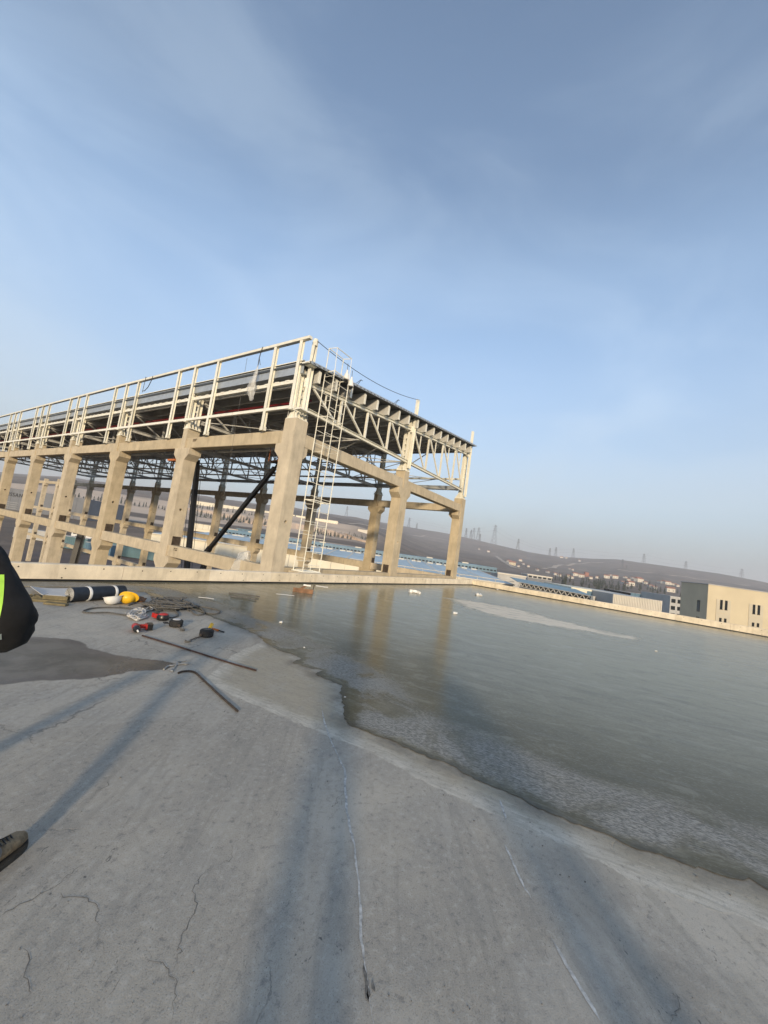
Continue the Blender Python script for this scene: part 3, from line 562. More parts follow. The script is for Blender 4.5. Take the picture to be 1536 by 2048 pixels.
# ------------------------------------------------------------------ steel roof structure on top of it
roof = thing('steel_roof_structure', 'cream painted steel roof structure with trusses and posts bolted on concrete columns', 'steel roof', (XN, CY[0], CT))
off = Vector((XN, CY[0], CT))
def R(mb, name, m, parent=None, smooth=False):
    o = mb.build(name, m, parent or roof, smooth)
    if parent is None: o.location = -off
    return o
SL = .1145
def ztop(x): return 7.66+(x-10.2)*SL                       # top chord axis
def zroof(x): return ztop(x)+.70
ZB = 6.66
YEND = CY[9]+.6
def stcol(x, y, z1, gable=False):
    mb = MB()
    mb.box(x-.30, x+.30, y-.30, y+.30, CT+.001, CT+.035)
    if gable: mb.ibeam((x, y-.12, CT+.035), (x, y-.12, z1), .16, .20, (1,0,0)); mb.ibeam((x, y+.12, CT+.035), (x, y+.12, z1), .16, .20, (1,0,0))
    else: mb.ibeam((x-.17, y, CT+.035), (x-.17, y, z1), .18, .20, (1,0,0)); mb.ibeam((x+.17, y, CT+.035), (x+.17, y, z1), .18, .20, (1,0,0))
    o = R(mb, 'steel_post', MT['steel'])
    st = MB()
    for a in (-.24, -.08, .08, .24):
        st.prism([(a-.008, 0), (a+.008, 0), (a+.008, 1), (a-.008, 1)], 'z', 0, 0.0001) if False else None
        for s in (-1, 1):
            st.add([(x+a-.008, y+s*.10, CT+.036), (x+a+.008, y+s*.10, CT+.036), (x+a+.008, y+s*.28, CT+.036), (x+a-.008, y+s*.28, CT+.036), (x+a-.008, y+s*.10, CT+.33), (x+a+.008, y+s*.10, CT+.33), (x+a+.008, y+s*.13, CT+.33), (x+a-.008, y+s*.13, CT+.33)], [(0,3,2,1),(4,5,6,7),(0,1,5,4),(1,2,6,5),(2,3,7,6),(3,0,4,7)])
            st.add([(x+s*.27, y+a-.008, CT+.036), (x+s*.29, y+a-.008, CT+.036), (x+s*.29, y+a+.008, CT+.036), (x+s*.27, y+a+.008, CT+.036), (x+s*.27, y+a-.008, CT+.2), (x+s*.275, y+a-.008, CT+.33), (x+s*.275, y+a+.008, CT+.33), (x+s*.27, y+a+.008, CT+.2)], [(0,3,2,1),(0,1,5,4),(1,2,6,5),(2,3,7,6),(3,0,4,7),(4,5,6,7)])
    st.build('base_plate_stiffener', MT['steel'], o)
    z = CT+.55
    while z < z1-.1:
        bt = MB()
        if gable: bt.box(x-.075, x-.062, y-.12, y+.12, z, z+.1)
        else: bt.box(x-.10, x+.10, y-.075, y-.062, z, z+.1)
        bt.build('batten', MT['steel'], o); z += .34
    return o
for i, y in enumerate(CY[:9]): stcol(XN, y, zroof(XN)-.12)
for i, y in enumerate(CY[:10]): stcol(XF, y, zroof(XF)-.12)
stcol(XM, Y0+.31, zroof(XM)-.15, True)
# trusses
NPAN = 8; px_ = np.linspace(XN+.25, XM-.25, 5).tolist() + np.linspace(XM+.25, XF-.25, 5).tolist()
def truss(i, y):
    m = MT['steel'] if i == 0 else MT['steel_shaded']; mb = MB(); w_, h_ = (.15, .16) if i == 0 else (.18, .19)
    mb.ibeam((XN+.25, y, ztop(XN+.25)), (XF-.25, y, ztop(XF-.25)), w_, h_); mb.ibeam((XN+.25, y, ZB), (XF-.25, y, ZB+.12), w_, h_)
    t = R(mb, 'truss', m); webs = []
    zb = lambda x: ZB+.12*(x-XN)/(XF-XN)
    for half in (px_[:5], px_[5:]):
        for j in range(4):
            a, b = half[j], half[j+1]; a2, b2 = a+.14, b-.18
            webs.append(((a2, y, ztop(a2)-.07), (b2, y, zb(b2)+.07), .075, .075))
            if j < 3: webs.append(((b, y, zb(b)+.08), (b, y, ztop(b)-.08), .10, .09))
            c = (a+b)/2; zc_ = (ztop(a2)+zb(b2))/2; webs.append(((c, y+.02, zc_+.03), (c, y+.02, ztop(c)-.08), .05, .05))
    if i < 9:
        for p, q, a, b in webs: MB().bar(p, q, a, b, (0,1,0)).build('web', m, t)
    else:
        mb = MB(); [mb.bar(p, q, a, b, (0,1,0)) for p, q, a, b in webs]; tag(mb.build('web', m, t), kind='stuff')
    return t
for i, y in enumerate(CY[:10]): truss(i, y if i else Y0+.14)
# secondary lattice trusses half way and longitudinal bracing
for i, y in enumerate(CY[:-1]):
    if i > 8: break
    mb = MB()
    for x in (XN+4.2, XM, XF-4.2):
        mb.bar((x, y+.1, ZB+.06), (x, CY[i+1]-.1, ZB+.06), .07, .07); mb.bar((x, y+.1, ztop(x)-.1), (x, CY[i+1]-.1, ztop(x)-.1), .06, .06)
        mb.bar((x, y+.1, ztop(x)-.12), (x, y+PB/2, ZB+.1), .05, .05); mb.bar((x, y+PB/2, ZB+.1), (x, CY[i+1]-.1, ztop(x)-.12), .05, .05)
    if i % 2 == 0:
        for xa, xb in ((XN+.4, XN+4.2), (XN+4.2, XM), (XM, XF-4.2), (XF-4.2, XF-.4)):
            mb.tube([(xa, y+.1, ZB+.02), (xb, CY[i+1]-.1, ZB+.02)], .022, 6); mb.tube([(xb, y+.1, ZB+.05), (xa, CY[i+1]-.1, ZB+.05)], .022, 6)
    R(mb, 'brace', MT['steel_shaded'])
# purlins and sheets
for j in range(17):
    x = XN+.35+1.0*j
    if x > XF+.3: break
    z = ztop(x)+.08; mb = MB(); mb.box(x-.05, x+.05, Y0-.16, YEND, z, z+.02); mb.box(x-.05, x+.05, Y0-.16, YEND, z+.50, z+.52); mb.box(x-.05, x-.035, Y0-.16, YEND, z+.02, z+.50)
    pu = R(mb, 'purlin', MT['steel_shaded']); MB().box(x-.065, x+.065, Y0-.19, Y0-.165, z, z+.47).build('end_plate', MT['steel'], pu)
nsh = 16
for j in range(nsh):
    xa = X0-.02+(XF+.35-X0)*j/nsh; xb = X0-.02+(XF+.35-X0)*(j+1)/nsh-.01
    mb = MB(); mb.add([(xa,Y0-.28,zroof(xa)-.05),(xb,Y0-.28,zroof(xb)-.05),(xb,YEND+.2,zroof(xb)-.05),(xa,YEND+.2,zroof(xa)-.05),(xa,Y0-.28,zroof(xa)+.035),(xb,Y0-.28,zroof(xb)+.035),(xb,YEND+.2,zroof(xb)+.035),(xa,YEND+.2,zroof(xa)+.035)], [(0,3,2,1),(4,5,6,7),(0,1,5,4),(1,2,6,5),(2,3,7,6),(3,0,4,7)])
    R(mb, 'roof_sheet', MT['deck_metal'])
mb = MB(); mb.bar((X0, Y0-.30, zroof(X0)-.01), (XF+.35, Y0-.30, zroof(XF+.35)-.01), .035, .10); R(mb, 'edge_trim', MT['galv'])
mb = MB()
for j in range(64):
    x = X0+.1+j*.265; mb.box(x, x+.12, Y0-.322, Y0-.318, zroof(x)-.03, zroof(x)+.0)
tag(R(mb, 'trim_clip', MT['embed']), kind='stuff')
# gutter and the framing along the long side
YL = CY[8]+1
mb = MB(); gx_ = X0-.02
mb.box(gx_-.30, gx_-.285, Y0+.1, YL, 7.97, 8.44); mb.box(gx_-.30, gx_-.0, Y0+.1, YL, 7.955, 7.97); mb.box(gx_-.34, gx_-.285, Y0+.1, YL, 8.44, 8.475); mb.box(gx_-.015, gx_, Y0+.1, YL, 7.97, 8.42)
g_ = R(mb, 'gutter', MT['galv']); g_.location = -off + Vector((.34, 0, 0))
mb = MB(); mb.box(gx_-.02, gx_+.12, Y0+.2, YL, 8.44, 8.475); R(mb, 'gutter_cap', MT['steel'])
RX = X0-.06
def rail(name, z, h, w_, ya=Y0-.12): mb = MB(); mb.box(RX-w_/2, RX+w_/2, ya, YL, z, z+h); return R(mb, name, MT['steel'])
rail('top_rail', 9.26, .11, .16); rail('lower_rail', 6.50, .12, .12, Y0+.25)
mb = MB(); mb.box(X0+.04, X0+.14, Y0+.4, YL, 7.60, 7.68); mb.box(X0+.02, X0+.04, Y0+.4, YL, 7.60, 7.74); R(mb, 'wall_angle', MT['steel'])
mb = MB(); [mb.box(X0+.01, X0+.02, Y0+.8+.62*q, Y0+1.05+.62*q, 7.70, 7.76) for q in range(90)]; tag(R(mb, 'angle_cleat', MT['steel']), kind='stuff')
posts = [(11.62, 6.45), (13.12, 5.7), (17.12, 5.7)]
for i in range(1, 9):
    c = CY[i]; posts += [(c, 6.45)] + [(c+1.5, 5.7)] + ([(c-1.5, 5.7)] if i > 1 else [])
post_me = {}
for y, z0 in posts:
    if z0 not in post_me: post_me[z0] = MB().box(-.07, -.055, -.075, .075, z0, 9.255).box(.055, .07, -.075, .075, z0, 9.255).box(-.055, .055, -.012, .012, z0, 9.255).box(-.09, .09, -.1, .1, z0, z0+.015).mesh('facade_post')
    o = ob('facade_post', post_me[z0], MT['steel'], roof, Vector((RX+.0, y, 0))-off)
    if z0 < 6: MB().box(-.05, .06, -.14, -.125, 5.692, 5.86).box(-.05, .06, .125, .14, 5.692, 5.86).build('foot_bracket', MT['steel'], o)
# gable posts
for x, zt in ((X0+.30, 9.38), (XM+.05, 10.36), (XF+.05, 11.36)):
    mb = MB(); mb.ibeam((x, Y0-.01, 6.34), (x, Y0-.01, zt), .15, .17, (1,0,0), .016); R(mb, 'gable_post', MT['steel'])
mb = MB(); mb.tube([(X0+.30, Y0-.01, 9.18), (X0+.30, Y0-.01, 9.45)], .095, 10); R(mb, 'post_cap', MT['steel'])
mb = MB(); mb.box(X0-.1, X0+.38, Y0-.24, Y0+.1, 8.28, 8.33); mb.box(X0-.1, X0+.38, Y0-.24, Y0+.1, 6.44, 6.5); R(mb, 'corner_bracket', MT['steel'])
for x in (XN, XM, XF):
    mb = MB(); mb.prism([(x+.1, ztop(x)-.25), (x+.45, ztop(x)-.1), (x+.45, ztop(x)+.1), (x+.1, ztop(x)+.1)], 'y', Y0+.24, Y0+.26) if False else mb.box(x-.13, x+.13, Y0+.02, Y0+.12, ztop(x)-.2, ztop(x)+.16); R(mb, 'gusset', MT['steel'])
# long girder on the far row, bracing beam, pipes
mb = MB(); mb.box(XF-.75, XF-.35, Y0+.4, YEND, 6.72, 6.98); R(mb, 'girder', MT['galv'])
mb = MB(); mb.box(XF-.30, XF-.14, Y0+.4, YEND, 7.55, 7.67); R(mb, 'girder', MT['steel'])
mb = MB(); mb.tube([(X0+1.5, Y0+1.0, 7.52), (X0+1.5, YL, 7.52)], .06, 8); R(mb, 'sprinkler_pipe', MT['redpipe'], smooth=True)
mb = MB(); mb.tube([(X0+6.5, Y0+3, 7.0), (X0+6.5, YEND, 7.0)], .07, 8); mb.tube([(X0+12.0, Y0+3, 7.1), (X0+12.0, YEND, 7.1)], .07, 8); R(mb, 'ceiling_pipe', MT['steel'], smooth=True)

# ------------------------------------------------------------------ caged ladder, cables, wrapped bits
lad = thing('ladder_tower', 'tall narrow cream steel ladder cage standing beside the corner column', 'ladder', (10.85, 10.65, .40))
lo = Vector((10.85, 10.65, .40)); LX, LY = .92, .50
def LB(mb, name, par=None, m=None):
    return mb.build(name, m or MT['steel'], par or lad, True)
for (x, y, zt) in ((0,0,8.05), (LX,0,8.0), (0,LY,9.0), (LX,LY,9.0)): LB(MB().tube([(x,y,0), (x,y,zt)], .020, 6), 'upright')
z = .25; r_i = 0
while z < 8.0:
    LB(MB().tube([(0,0,z), (LX,0,z)], .0125, 5), 'rung'); LB(MB().tube([(0,LY,z+.12), (LX,LY,z+.12)], .0125, 5), 'rung')
    z += .52
z = .5
while z < 8.0:
    LB(MB().tube([(0,0,z), (0,LY,z)], .011, 5), 'side_bar'); LB(MB().tube([(LX,0,z+.2), (LX,LY,z+.2)], .011, 5), 'side_bar'); z += 1.04
for z in (0.0, 2.75, 6.1, 7.98): LB(MB().tube([(0,0,z), (LX,0,z), (LX,LY,z), (0,LY,z)], .022, 6, True), 'frame_ring')
LB(MB().tube([(0,LY,9.0), (LX,LY,9.0), (LX,LY-.45,8.95), (0,LY-.45,8.95)], .018, 6, True), 'guard_hoop')
LB(MB().tube([(0,0,8.0), (0,LY-.45,8.95)], .012, 5).tube([(LX,0,8.0), (LX,LY-.45,8.95)], .012, 5), 'guard_upright')
LB(MB().box(-.05, LX+.05, -.06, LY+.06, -.03, -.004), 'foot_plate')
lad_base = MB().box(10.7, 11.95, 10.58, 11.24, -.3, .365).build('plinth', MT['precast']); tag(lad_base, 'short concrete plinth behind the parapet under the ladder cage', 'plinth')
for (x, y, z, lbl) in ((X0+1.75, 10.72, 8.38, 'white work lamp hanging on the left of the ladder top'), (X0+1.95, 10.6, 8.15, 'white work lamp at the lower right of the ladder top')):
    t = thing('work_lamp', lbl, 'lamp', (x, y, z), 0.4, 'work lamps at the top of the ladder cage')
    MB().lathe([(.03,.42),(.05,.30),(.09,.22),(.13,.05),(.14,.0),(.10,-.02)], 12).build('lamp_housing', MT['white'], t, True)
    MB().lathe([(.0,.0),(.09,-.015),(.10,-.05),(.06,-.11),(.0,-.12)], 12).build('lamp_glass', MT['black'], t, True); MB().tube([(0,0,.4), (0,.02,.7)], .012, 5).build('hanger', MT['cable'], t)
# safety cable from the corner post to the middle gable post and on
def sag(a, b, s, n=14): a, b = Vector(a), Vector(b); return [a.lerp(b, i/n)-Vector((0,0,s*4*(i/n)*(1-i/n))) for i in range(n+1)]
pA, pB = Vector((X0+.30, Y0-.12, 9.36)), Vector((XM+.05, Y0-.12, 10.34))
o = MB().tube(sag(pA, pB, .38, 20), .014, 5).build('safety_cable', MT['cable'], smooth=True); tag(o, 'thin dark cable sagging from corner post to middle gable post', 'cable')
o = MB().tube([(X0+.22, Y0-.16, 9.15), (X0+.16, Y0-.2, 8.8), (X0+.12, Y0-.2, 8.45)], .01, 5).build('cable_end', MT['cable'], smooth=True); tag(o, 'short loose cable end hanging behind the corner post', 'cable')
for q, (x, lbl) in enumerate(((12.9, 'bent clamp rods standing on the roof edge beside the ladder cage'), (16.1, 'bent clamp rods standing on the roof edge near the middle gable post'))):
    z = zroof(x)+.04; o = MB().tube([(x,Y0-.1,z), (x+.28,Y0-.1,z+.42), (x+.36,Y0-.12,z+.40)], .014, 5).tube([(x-.14,Y0-.1,z+.02), (x+.26,Y0-.1,z+.42)], .012, 5).build('cable_clamp', MT['cable']); tag(o, lbl, 'clamp')
o = MB().tube([(RX,24.2-.05,9.40), (RX-.09,24.15,9.42), (RX-.1,24.1,9.3), (RX-.1,24.15,8.5)], .014, 5).tube([(RX-.1,24.15,8.6), (RX-.11,23.9,8.55), (RX-.11,23.55,8.75), (RX-.1,23.35,9.1), (RX-.09,23.3,9.36)], .02, 5).build('hanging_strap', MT['cable'], smooth=True); tag(o, 'dark looped strap hanging from the top rail at the left', 'strap')
# film bag hanging from the top rail near the corner
def crumple(name, label, cat, c, prof, m, seed, squash=1.0, parent=None):
    r = random.Random(seed); vs = []; n = 14
    for (rad, z, ox) in prof:
        for j in range(n):
            t = 2*math.pi*j/n; rr = rad*(1+r.uniform(-.28, .28)); vs.append((c[0]+rr*math.cos(t)*squash, c[1]+ox+rr*math.sin(t), c[2]+z+r.uniform(-.03, .03)))
    k_ = len(prof); fs = [(i*n+j, i*n+(j+1) % n, (i+1)*n+(j+1) % n, (i+1)*n+j) for i in range(k_-1) for j in range(n)]
    o = MB().add(vs, fs).build(name, m, parent, True)
    if not parent: tag(o, label, cat)
    return o
bag = crumple('film_bag', 'crumpled clear plastic film bag hanging from the top rail', 'plastic bag', (RX-.13, 14.0, 7.0), [(.02,1.55,-.02),(.05,1.4,0),(.09,1.2,.02),(.11,1.0,.06),(.19,.8,.12),(.24,.6,.14),(.20,.4,.14),(.13,.2,.06),(.09,.05,.02),(.04,0,0)], MT['film'], 3, .6)
MB().tube([(RX-.13,13.98,8.5), (RX-.12,14.0,8.9), (RX-.1,13.97,9.2), (RX-.09,13.95,9.38), (RX+.08,13.95,9.38)], .018, 5).tube([(RX-.12,14.0,8.9), (RX-.12,13.85,8.55)], .012, 5).build('tie_strap', MT['cable'], bag)
crumple('film_sheet', 'crumpled white plastic film draped over the lower beam by the corner column', 'plastic film', (X0+.25, 13.25, -.1), [(.42,.0,.25),(.40,.25,.22),(.36,.48,.12),(.30,.62,.05),(.24,.78,.0),(.14,.9,-.1),(.03,.94,-.12)], MT['film'], 9, .75)
o = MB().tube(sag((X0+.05, 15.2, 9.2), (X0+.05, 15.0, 1.2), .0, 4), .008, 4).build('rope', MT['cable']); tag(o, 'thin cord hanging down in front of the long side near the corner', 'cord')
# rusty cradle under the top beam by the second column
t = thing('rusty_cradle', 'small rusty steel cradle hung under the beam by the second column', 'cradle', (X0+.25, CY[1]+.95, 4.55))
MB().box(-.2,.2,-.34,.34,0,.09).build('tray', MT['orange'], t); MB().bar((0,-.15,.09),(0,-.05,.62),.04,.04).bar((0,.2,.09),(0,-.05,.62),.04,.04).build('hanger', MT['rust'], t); MB().bar((0,.1,0),(0,.16,-.25),.05,.05).build('leg', MT['rust'], t)

# ------------------------------------------------------------------ boom lifts working inside the frame
def boom_lift(label, base, rz, segs, basket=None, hoist=False, col='black'):
    t = thing('boom_lift', label, 'boom lift', base, 0, 'black boom lifts inside the building frame')
    ch = MB().box(-1.1,1.1,-1.9,1.9,.45,.95).box(-.85,.85,-1.3,1.3,.95,1.5).build('chassis', MT['black'], t, rot=(0,0,rz))
    for sx in (-1, 1):
        for sy in (-1, 1): MB().lathe([(.0,-.17),(.30,-.17),(.46,-.13),(.48,0),(.46,.13),(.30,.17),(.0,.17)], 16, Matrix.Translation((sx*1.2, sy*1.35, .48)) @ Matrix.Rotation(math.pi/2, 4, 'Y')).build('wheel', MT['rubber'], t, True).rotation_euler = (0,0,rz)
    for a, b, wd in segs:
        a, b = Vector(a), Vector(b); MB().bar(a, b, wd, wd*1.15).build('boom', MT['black'], t)
        d = (b-a).normalized(); MB().tube([a+d*.3+Vector((wd*.75,-wd*.3,wd*.3)), b-d*.4+Vector((wd*.75,-wd*.3,wd*.3))], .035, 6).build('hose', MT['cable'], t)
        MB().bar(a-d*.25, a+d*.35, wd*1.3, wd*1.4).build('knuckle', MT['black'], t)
    if hoist:
        a, b, _ = segs[0]
        for s in (-.38, .38): MB().tube([Vector(a)+Vector((s*.56,-s*.83,.4)), Vector(b)+Vector((s*.56,-s*.83,-.2))], .018, 5).build('wire', MT['cable'], t)
        MB().box(-.42,.42,-.06,.06,8.4,8.52).build('crossbar', MT['rust'], t, rot=(0,0,-.98))
    if basket is not None:
        q = Vector(basket); MB().box(q.x-.7,q.x+.7,q.y-.4,q.y+.4,q.z,q.z+.06).build('basket_floor', MT['rust'], t)
        mb = MB()
        for x in (-.7,.7):
            for y in (-.4,.4): mb.tube([(q.x+x,q.y+y,q.z),(q.x+x,q.y+y,q.z+1.0)], .02, 5)
        mb.tube([(q.x-.7,q.y-.4,q.z+1),(q.x+.7,q.y-.4,q.z+1),(q.x+.7,q.y+.4,q.z+1),(q.x-.7,q.y+.4,q.z+1)], .02, 5, True); mb.build('basket_rail', MT['orange'], t)
    return t
def rel(p, b): return Vector(p)-Vector(b)
b1_ = Vector((16.0, 25.9, GZ)); top = Vector((16.0, 26.9, 6.2))
boom_lift('black upright mast with two hoist wires between the second and corner columns', b1_, .3, [(rel((16.0,25.9,-9.2), b1_), rel((16.0,28.3,6.3), b1_), .25)], None, True)
b2_ = Vector((15.0, 24.6, GZ))
lowp, hi = Vector(at(415, 1102, (Vector((16,24.9,0))).dot(FH))), Vector(at(549, 936, (Vector((15.6,19.0,0))).dot(FH)))
boom_lift('black slanting telescopic boom rising behind the corner column', b2_, .9, [(rel(lowp, b2_), rel(hi, b2_), .21), (rel(lowp+Vector((.12,-.18,.30)), b2_), rel(hi+Vector((.1,-.15,.28)), b2_), .10), (Vector((0,0,1.4)), rel(lowp, b2_), .24)], rel(hi+Vector((.1,-.5,.25)), b2_))
b3_ = Vector((17.0, 50.5, GZ))
boom_lift('black boom lift low down behind the third column', b3_, .2, [(Vector((0,0,1.3)), rel(at(164, 1062, (Vector((17,52,0))).dot(FH)), b3_), .5)], None)
# ------------------------------------------------------------------ buildings beyond the roof
RZ = YAW-math.pi/2                          # local x = right of the view, local y = away
def lot(name, label, cat, u0, u1, v0, v1, D, group=None, skew=0.0):
    a, b = at(u0, v0, D), at(u1, v1, D); r0, r1 = a.dot(RH), b.dot(RH); zt = (a.z+b.z)/2; g = min(tz(a), tz(b))-.5
    t = thing(name, label, cat, W(r0, D, g), RZ+skew, group); return t, r1-r0, zt-g
def bx(t, name, m, *a, par=None): return MB().box(*a).build(name, m, par or t)
# factory hall: cream wall, pale blue roof, blue clerestory
t, wd, h = lot('factory_hall', 'long factory hall with pale blue roof and cream wall beyond the parapet', 'factory', 300, 1027, 1066, 1168, 135)
npn = 26
for i in range(npn):
    o = bx(t, 'wall_panel', MT['creamlt'], wd*i/npn+.03, wd*(i+1)/npn-.03, 0, .3, 0, h-.35)
    if i % 3 == 1: MB().tube([(wd*i/npn, -.12, 0), (wd*i/npn, -.12, h-.3)], .09, 6).build('downpipe', MT['greylt'], o)
bx(t, 'side_wall', MT['creamlt'], wd-.3, wd, .3, 110, 0, h-.4); bx(t, 'eave_gutter', MT['hillwhite'], 0, wd+.3, -.5, .05, h-.35, h)
def quad(t, name, m, pts, th=.15):
    MB_ = MB(); n = len(pts); MB_.add([p for p in pts]+[(p[0], p[1], p[2]-th) for p in pts], [tuple(range(n)), tuple(range(n, 2*n))[::-1]]+[(i, i+n, (i+1) % n+n, (i+1) % n) for i in range(n)]); return MB_.build(name, m, t)
RD, RHH = 55, 2.55
nrp = 15
for i in range(nrp):
    xa, xb = wd*i/nrp, wd*(i+1)/nrp
    quad(t, 'roof_sheet', MT['roofblue'], [(xa+.35, 0, h-.02), (xb-.35, 0, h-.02), (xb-.35, RD, h+RHH), (xa+.35, RD, h+RHH)])
    quad(t, 'skylight_strip', MT['hillwhite'], [(xb-.35, 0.5, h+.06), (xb+.35, .5, h+.06), (xb+.35, RD, h+RHH+.08), (xb-.35, RD, h+RHH+.08)])
    for q in range(2):
        x = xa+(xb-xa)*(.3+.4*q)+random.uniform(-1, 1); quad(t, 'roof_vent', MT['hillwhite'], [(x-1.3, RD-7, h+RHH*.87+.35), (x+1.3, RD-7, h+RHH*.87+.35), (x+1.6, RD-3.5, h+RHH*.94+.45), (x-1.0, RD-3.5, h+RHH*.94+.45)], .4)
bw1 = wd+1.0 if False else (at(994, 1138, 190).dot(RH)-at(300, 1066, 135).dot(RH))
nbp = 30; zb0, zb1 = h+RHH-.6, h+4.55
for i in range(nbp): bx(t, 'clerestory_panel', MT['bluewall'], bw1*i/nbp, bw1*(i+1)/nbp-.04, RD, RD+.4, zb0, zb1)
wn = MB().box(-.55, .55, -.05, .1, 0, .62).mesh('window')
for i in range(78): ob('window', wn, MT['glass_dark'], t, (bw1*(i+.5)/78, RD-.03, zb0+.75))
bx(t, 'upper_roof', MT['bluewall'], 0, bw1, RD+.4, RD+50, zb1-.5, zb1)
for i in range(7): bx(t, 'roof_fan', MT['hillwhite'], bw1*(.1+.13*i), bw1*(.1+.13*i)+3, RD+3, RD+6, zb1-.02, zb1+.5)
rl_ = MB().tube([(wd*.55, -.3, h+.9), (wd, -.3, h+.9)], .1, 5)
for i in range(9): rl_.tube([(wd*(.55+.05*i), -.3, h), (wd*(.55+.05*i), -.3, h+.9)], .08, 5)
rl_.build('roof_railing', MT['hillwhite'], t)
# teal roofed hall with a white lattice girder along its eave
a, b = at(1037, 1164, 116), at(1185, 1193, 90); d = (b-a); L_ = Vector((d.x, d.y, 0)).length; g = -11.0
t = thing('lattice_hall', 'teal roofed hall with white zigzag lattice girder along the eave', 'hall', (a.x, a.y, g), math.atan2(d.y, d.x)); zt = (a.z+b.z)/2-g
Ml = (Matrix.Translation((a.x, a.y, g)) @ Matrix.Rotation(math.atan2(d.y, d.x), 4, 'Z')).inverted()
q1, q2 = Ml @ at(1146, 1176, 126), Ml @ at(1020, 1154, 150)
quad(t, 'roof', MT['roofteal'], [(-.5, .2, zt+.05), (L_+.3, .2, zt+.05), tuple(q1), tuple(q2)]); bx(t, 'wall', MT['glass_dark'], 0, L_, .8, 1.1, 0, zt-.1)
MB().bar((0,0,zt), (L_,0,zt), .22, .2).bar((0,0,zt-1.15), (L_,0,zt-1.15), .22, .2).build('chord', MT['hillwhite'], t)
nz_ = 14
for i in range(nz_): xa = L_*i/nz_; xb = L_*(i+1)/nz_; xm = (xa+xb)/2; MB().bar((xa,0,zt-1.08), (xm,0,zt-.08), .16, .16, (0,1,0)).build('web', MT['hillwhite'], t); MB().bar((xm,0,zt-.08), (xb,0,zt-1.08), .16, .16, (0,1,0)).build('web', MT['hillwhite'], t)
bx(t, 'wall_band', MT['greylt'], 0, L_, .5, .8, zt-2.6, zt-1.3); bx(t, 'end_column', MT['hillwhite'], L_-.1, L_+.5, -.25, .3, 0, zt+.1)
# beige office with dark glass
t, wd, h = lot('glass_office', 'low office with pale top band and dark glass between the girder hall and ribbed hall', 'office', 1143, 1226, 1172, 1188, 121)
bx(t, 'wall', MT['greylt'], 0, wd, .35, 20, 0, h-2.0); bx(t, 'top_band', MT['creamlt'], 0, wd, 0, 20, h-2.0, h); bx(t, 'end_fin', MT['creamlt'], wd-.7, wd, -.02, .35, 0, h-2.0)
for i in range(6):
    for z in (0, 1): o = bx(t, 'window', MT['glass_dark'], .5+i*(wd-1.4)/6, .5+(i+1)*(wd-1.4)/6-.2, .2, .36, h-3.7-z*1.7, h-2.1-z*1.7)
bx(t, 'notice_panel', MT['bluewall'], wd*.38, wd*.6, -.12, -.03, h-1.6, h-.5)
# ribbed white hall
t, wd, h = lot('ribbed_hall', 'white ribbed hall with a row of small dark windows near its base', 'hall', 1227, 1325, 1187, 1203, 110)
nr = 30
for i in range(nr): o = bx(t, 'cladding_rib', MT['hillwhite'], wd*i/nr+.05, wd*(i+1)/nr-.05, 0, .25, h-3.4, h)
bx(t, 'wall', MT['greylt'], 0, wd, .2, 30, 0, h-.05)
bx(t, 'lower_wall', MT['creamlt'], 0, wd, .0, .2, 0, h-3.45)
for i in (0, 1, 2, 6, 7, 8, 9, 10, 11): bx(t, 'window', MT['glass_dark'], .4+i*.95, .95+i*.95, -.05, .1, h-4.5, h-3.55)
# dark blue glass block and grey office behind
t, wd, h = lot('blue_glass_block', 'dark blue glass block behind the ribbed hall', 'office', 1262, 1343, 1182, 1201, 150)
for i in range(9): bx(t, 'glass_panel', MT['bluewall'], wd*i/9+.04, wd*(i+1)/9-.04, 0, .2, 0, h)
bx(t, 'core', MT['glass_dark'], 0.1, wd-.1, .2, 18, 0, h-.1)
t, wd, h = lot('grey_office', 'small grey office with four dark windows left of the large cream building', 'office', 1341, 1366, 1191, 1196, 135)
bx(t, 'wall', MT['greylt'], 0, wd, 0, 15, 0, h)
for x in range(2):
    for z in range(3): bx(t, 'window', MT['glass_dark'], .4+x*wd*.5, wd*.42+x*wd*.5, -.06, .1, h-2.2-z*2.4, h-.9-z*2.4)
# large cream building at the right
a, b = at(1417, 1169, 60), at(1700, 1208, 60); c = at(1365, 1165, 68); g = -11.0
t = thing('cream_building', 'large flat roofed cream building with narrow paired windows at the right', 'building', W(a.dot(RH), 60, g), RZ); h = a.z-g; wd = b.dot(RH)-a.dot(RH); sx = c.dot(RH)-a.dot(RH)
pls = [0, 3.2, 6.6, 10.9, 14.3, 18.6, wd]
wl_ = MB().add([(0,0,0),(wd,0,0),(wd,14,0),(sx,8.2,0),(0,0,h),(wd,0,h),(wd,14,h),(sx,8.2,h)], [(0,3,2,1),(4,5,6,7),(0,1,5,4),(1,2,6,5),(2,3,7,6),(3,0,4,7)]).build('wall', MT['cream'], t)
MB().add([(-.1,-.08,h),(wd,-.08,h),(wd,14,h),(sx-.1,8.3,h),(-.1,-.08,h+.12),(wd,-.08,h+.12),(wd,14,h+.12),(sx-.1,8.3,h+.12)], [(0,3,2,1),(4,5,6,7),(0,1,5,4),(1,2,6,5),(2,3,7,6),(3,0,4,7)]).build('coping', MT['greylt'], t)
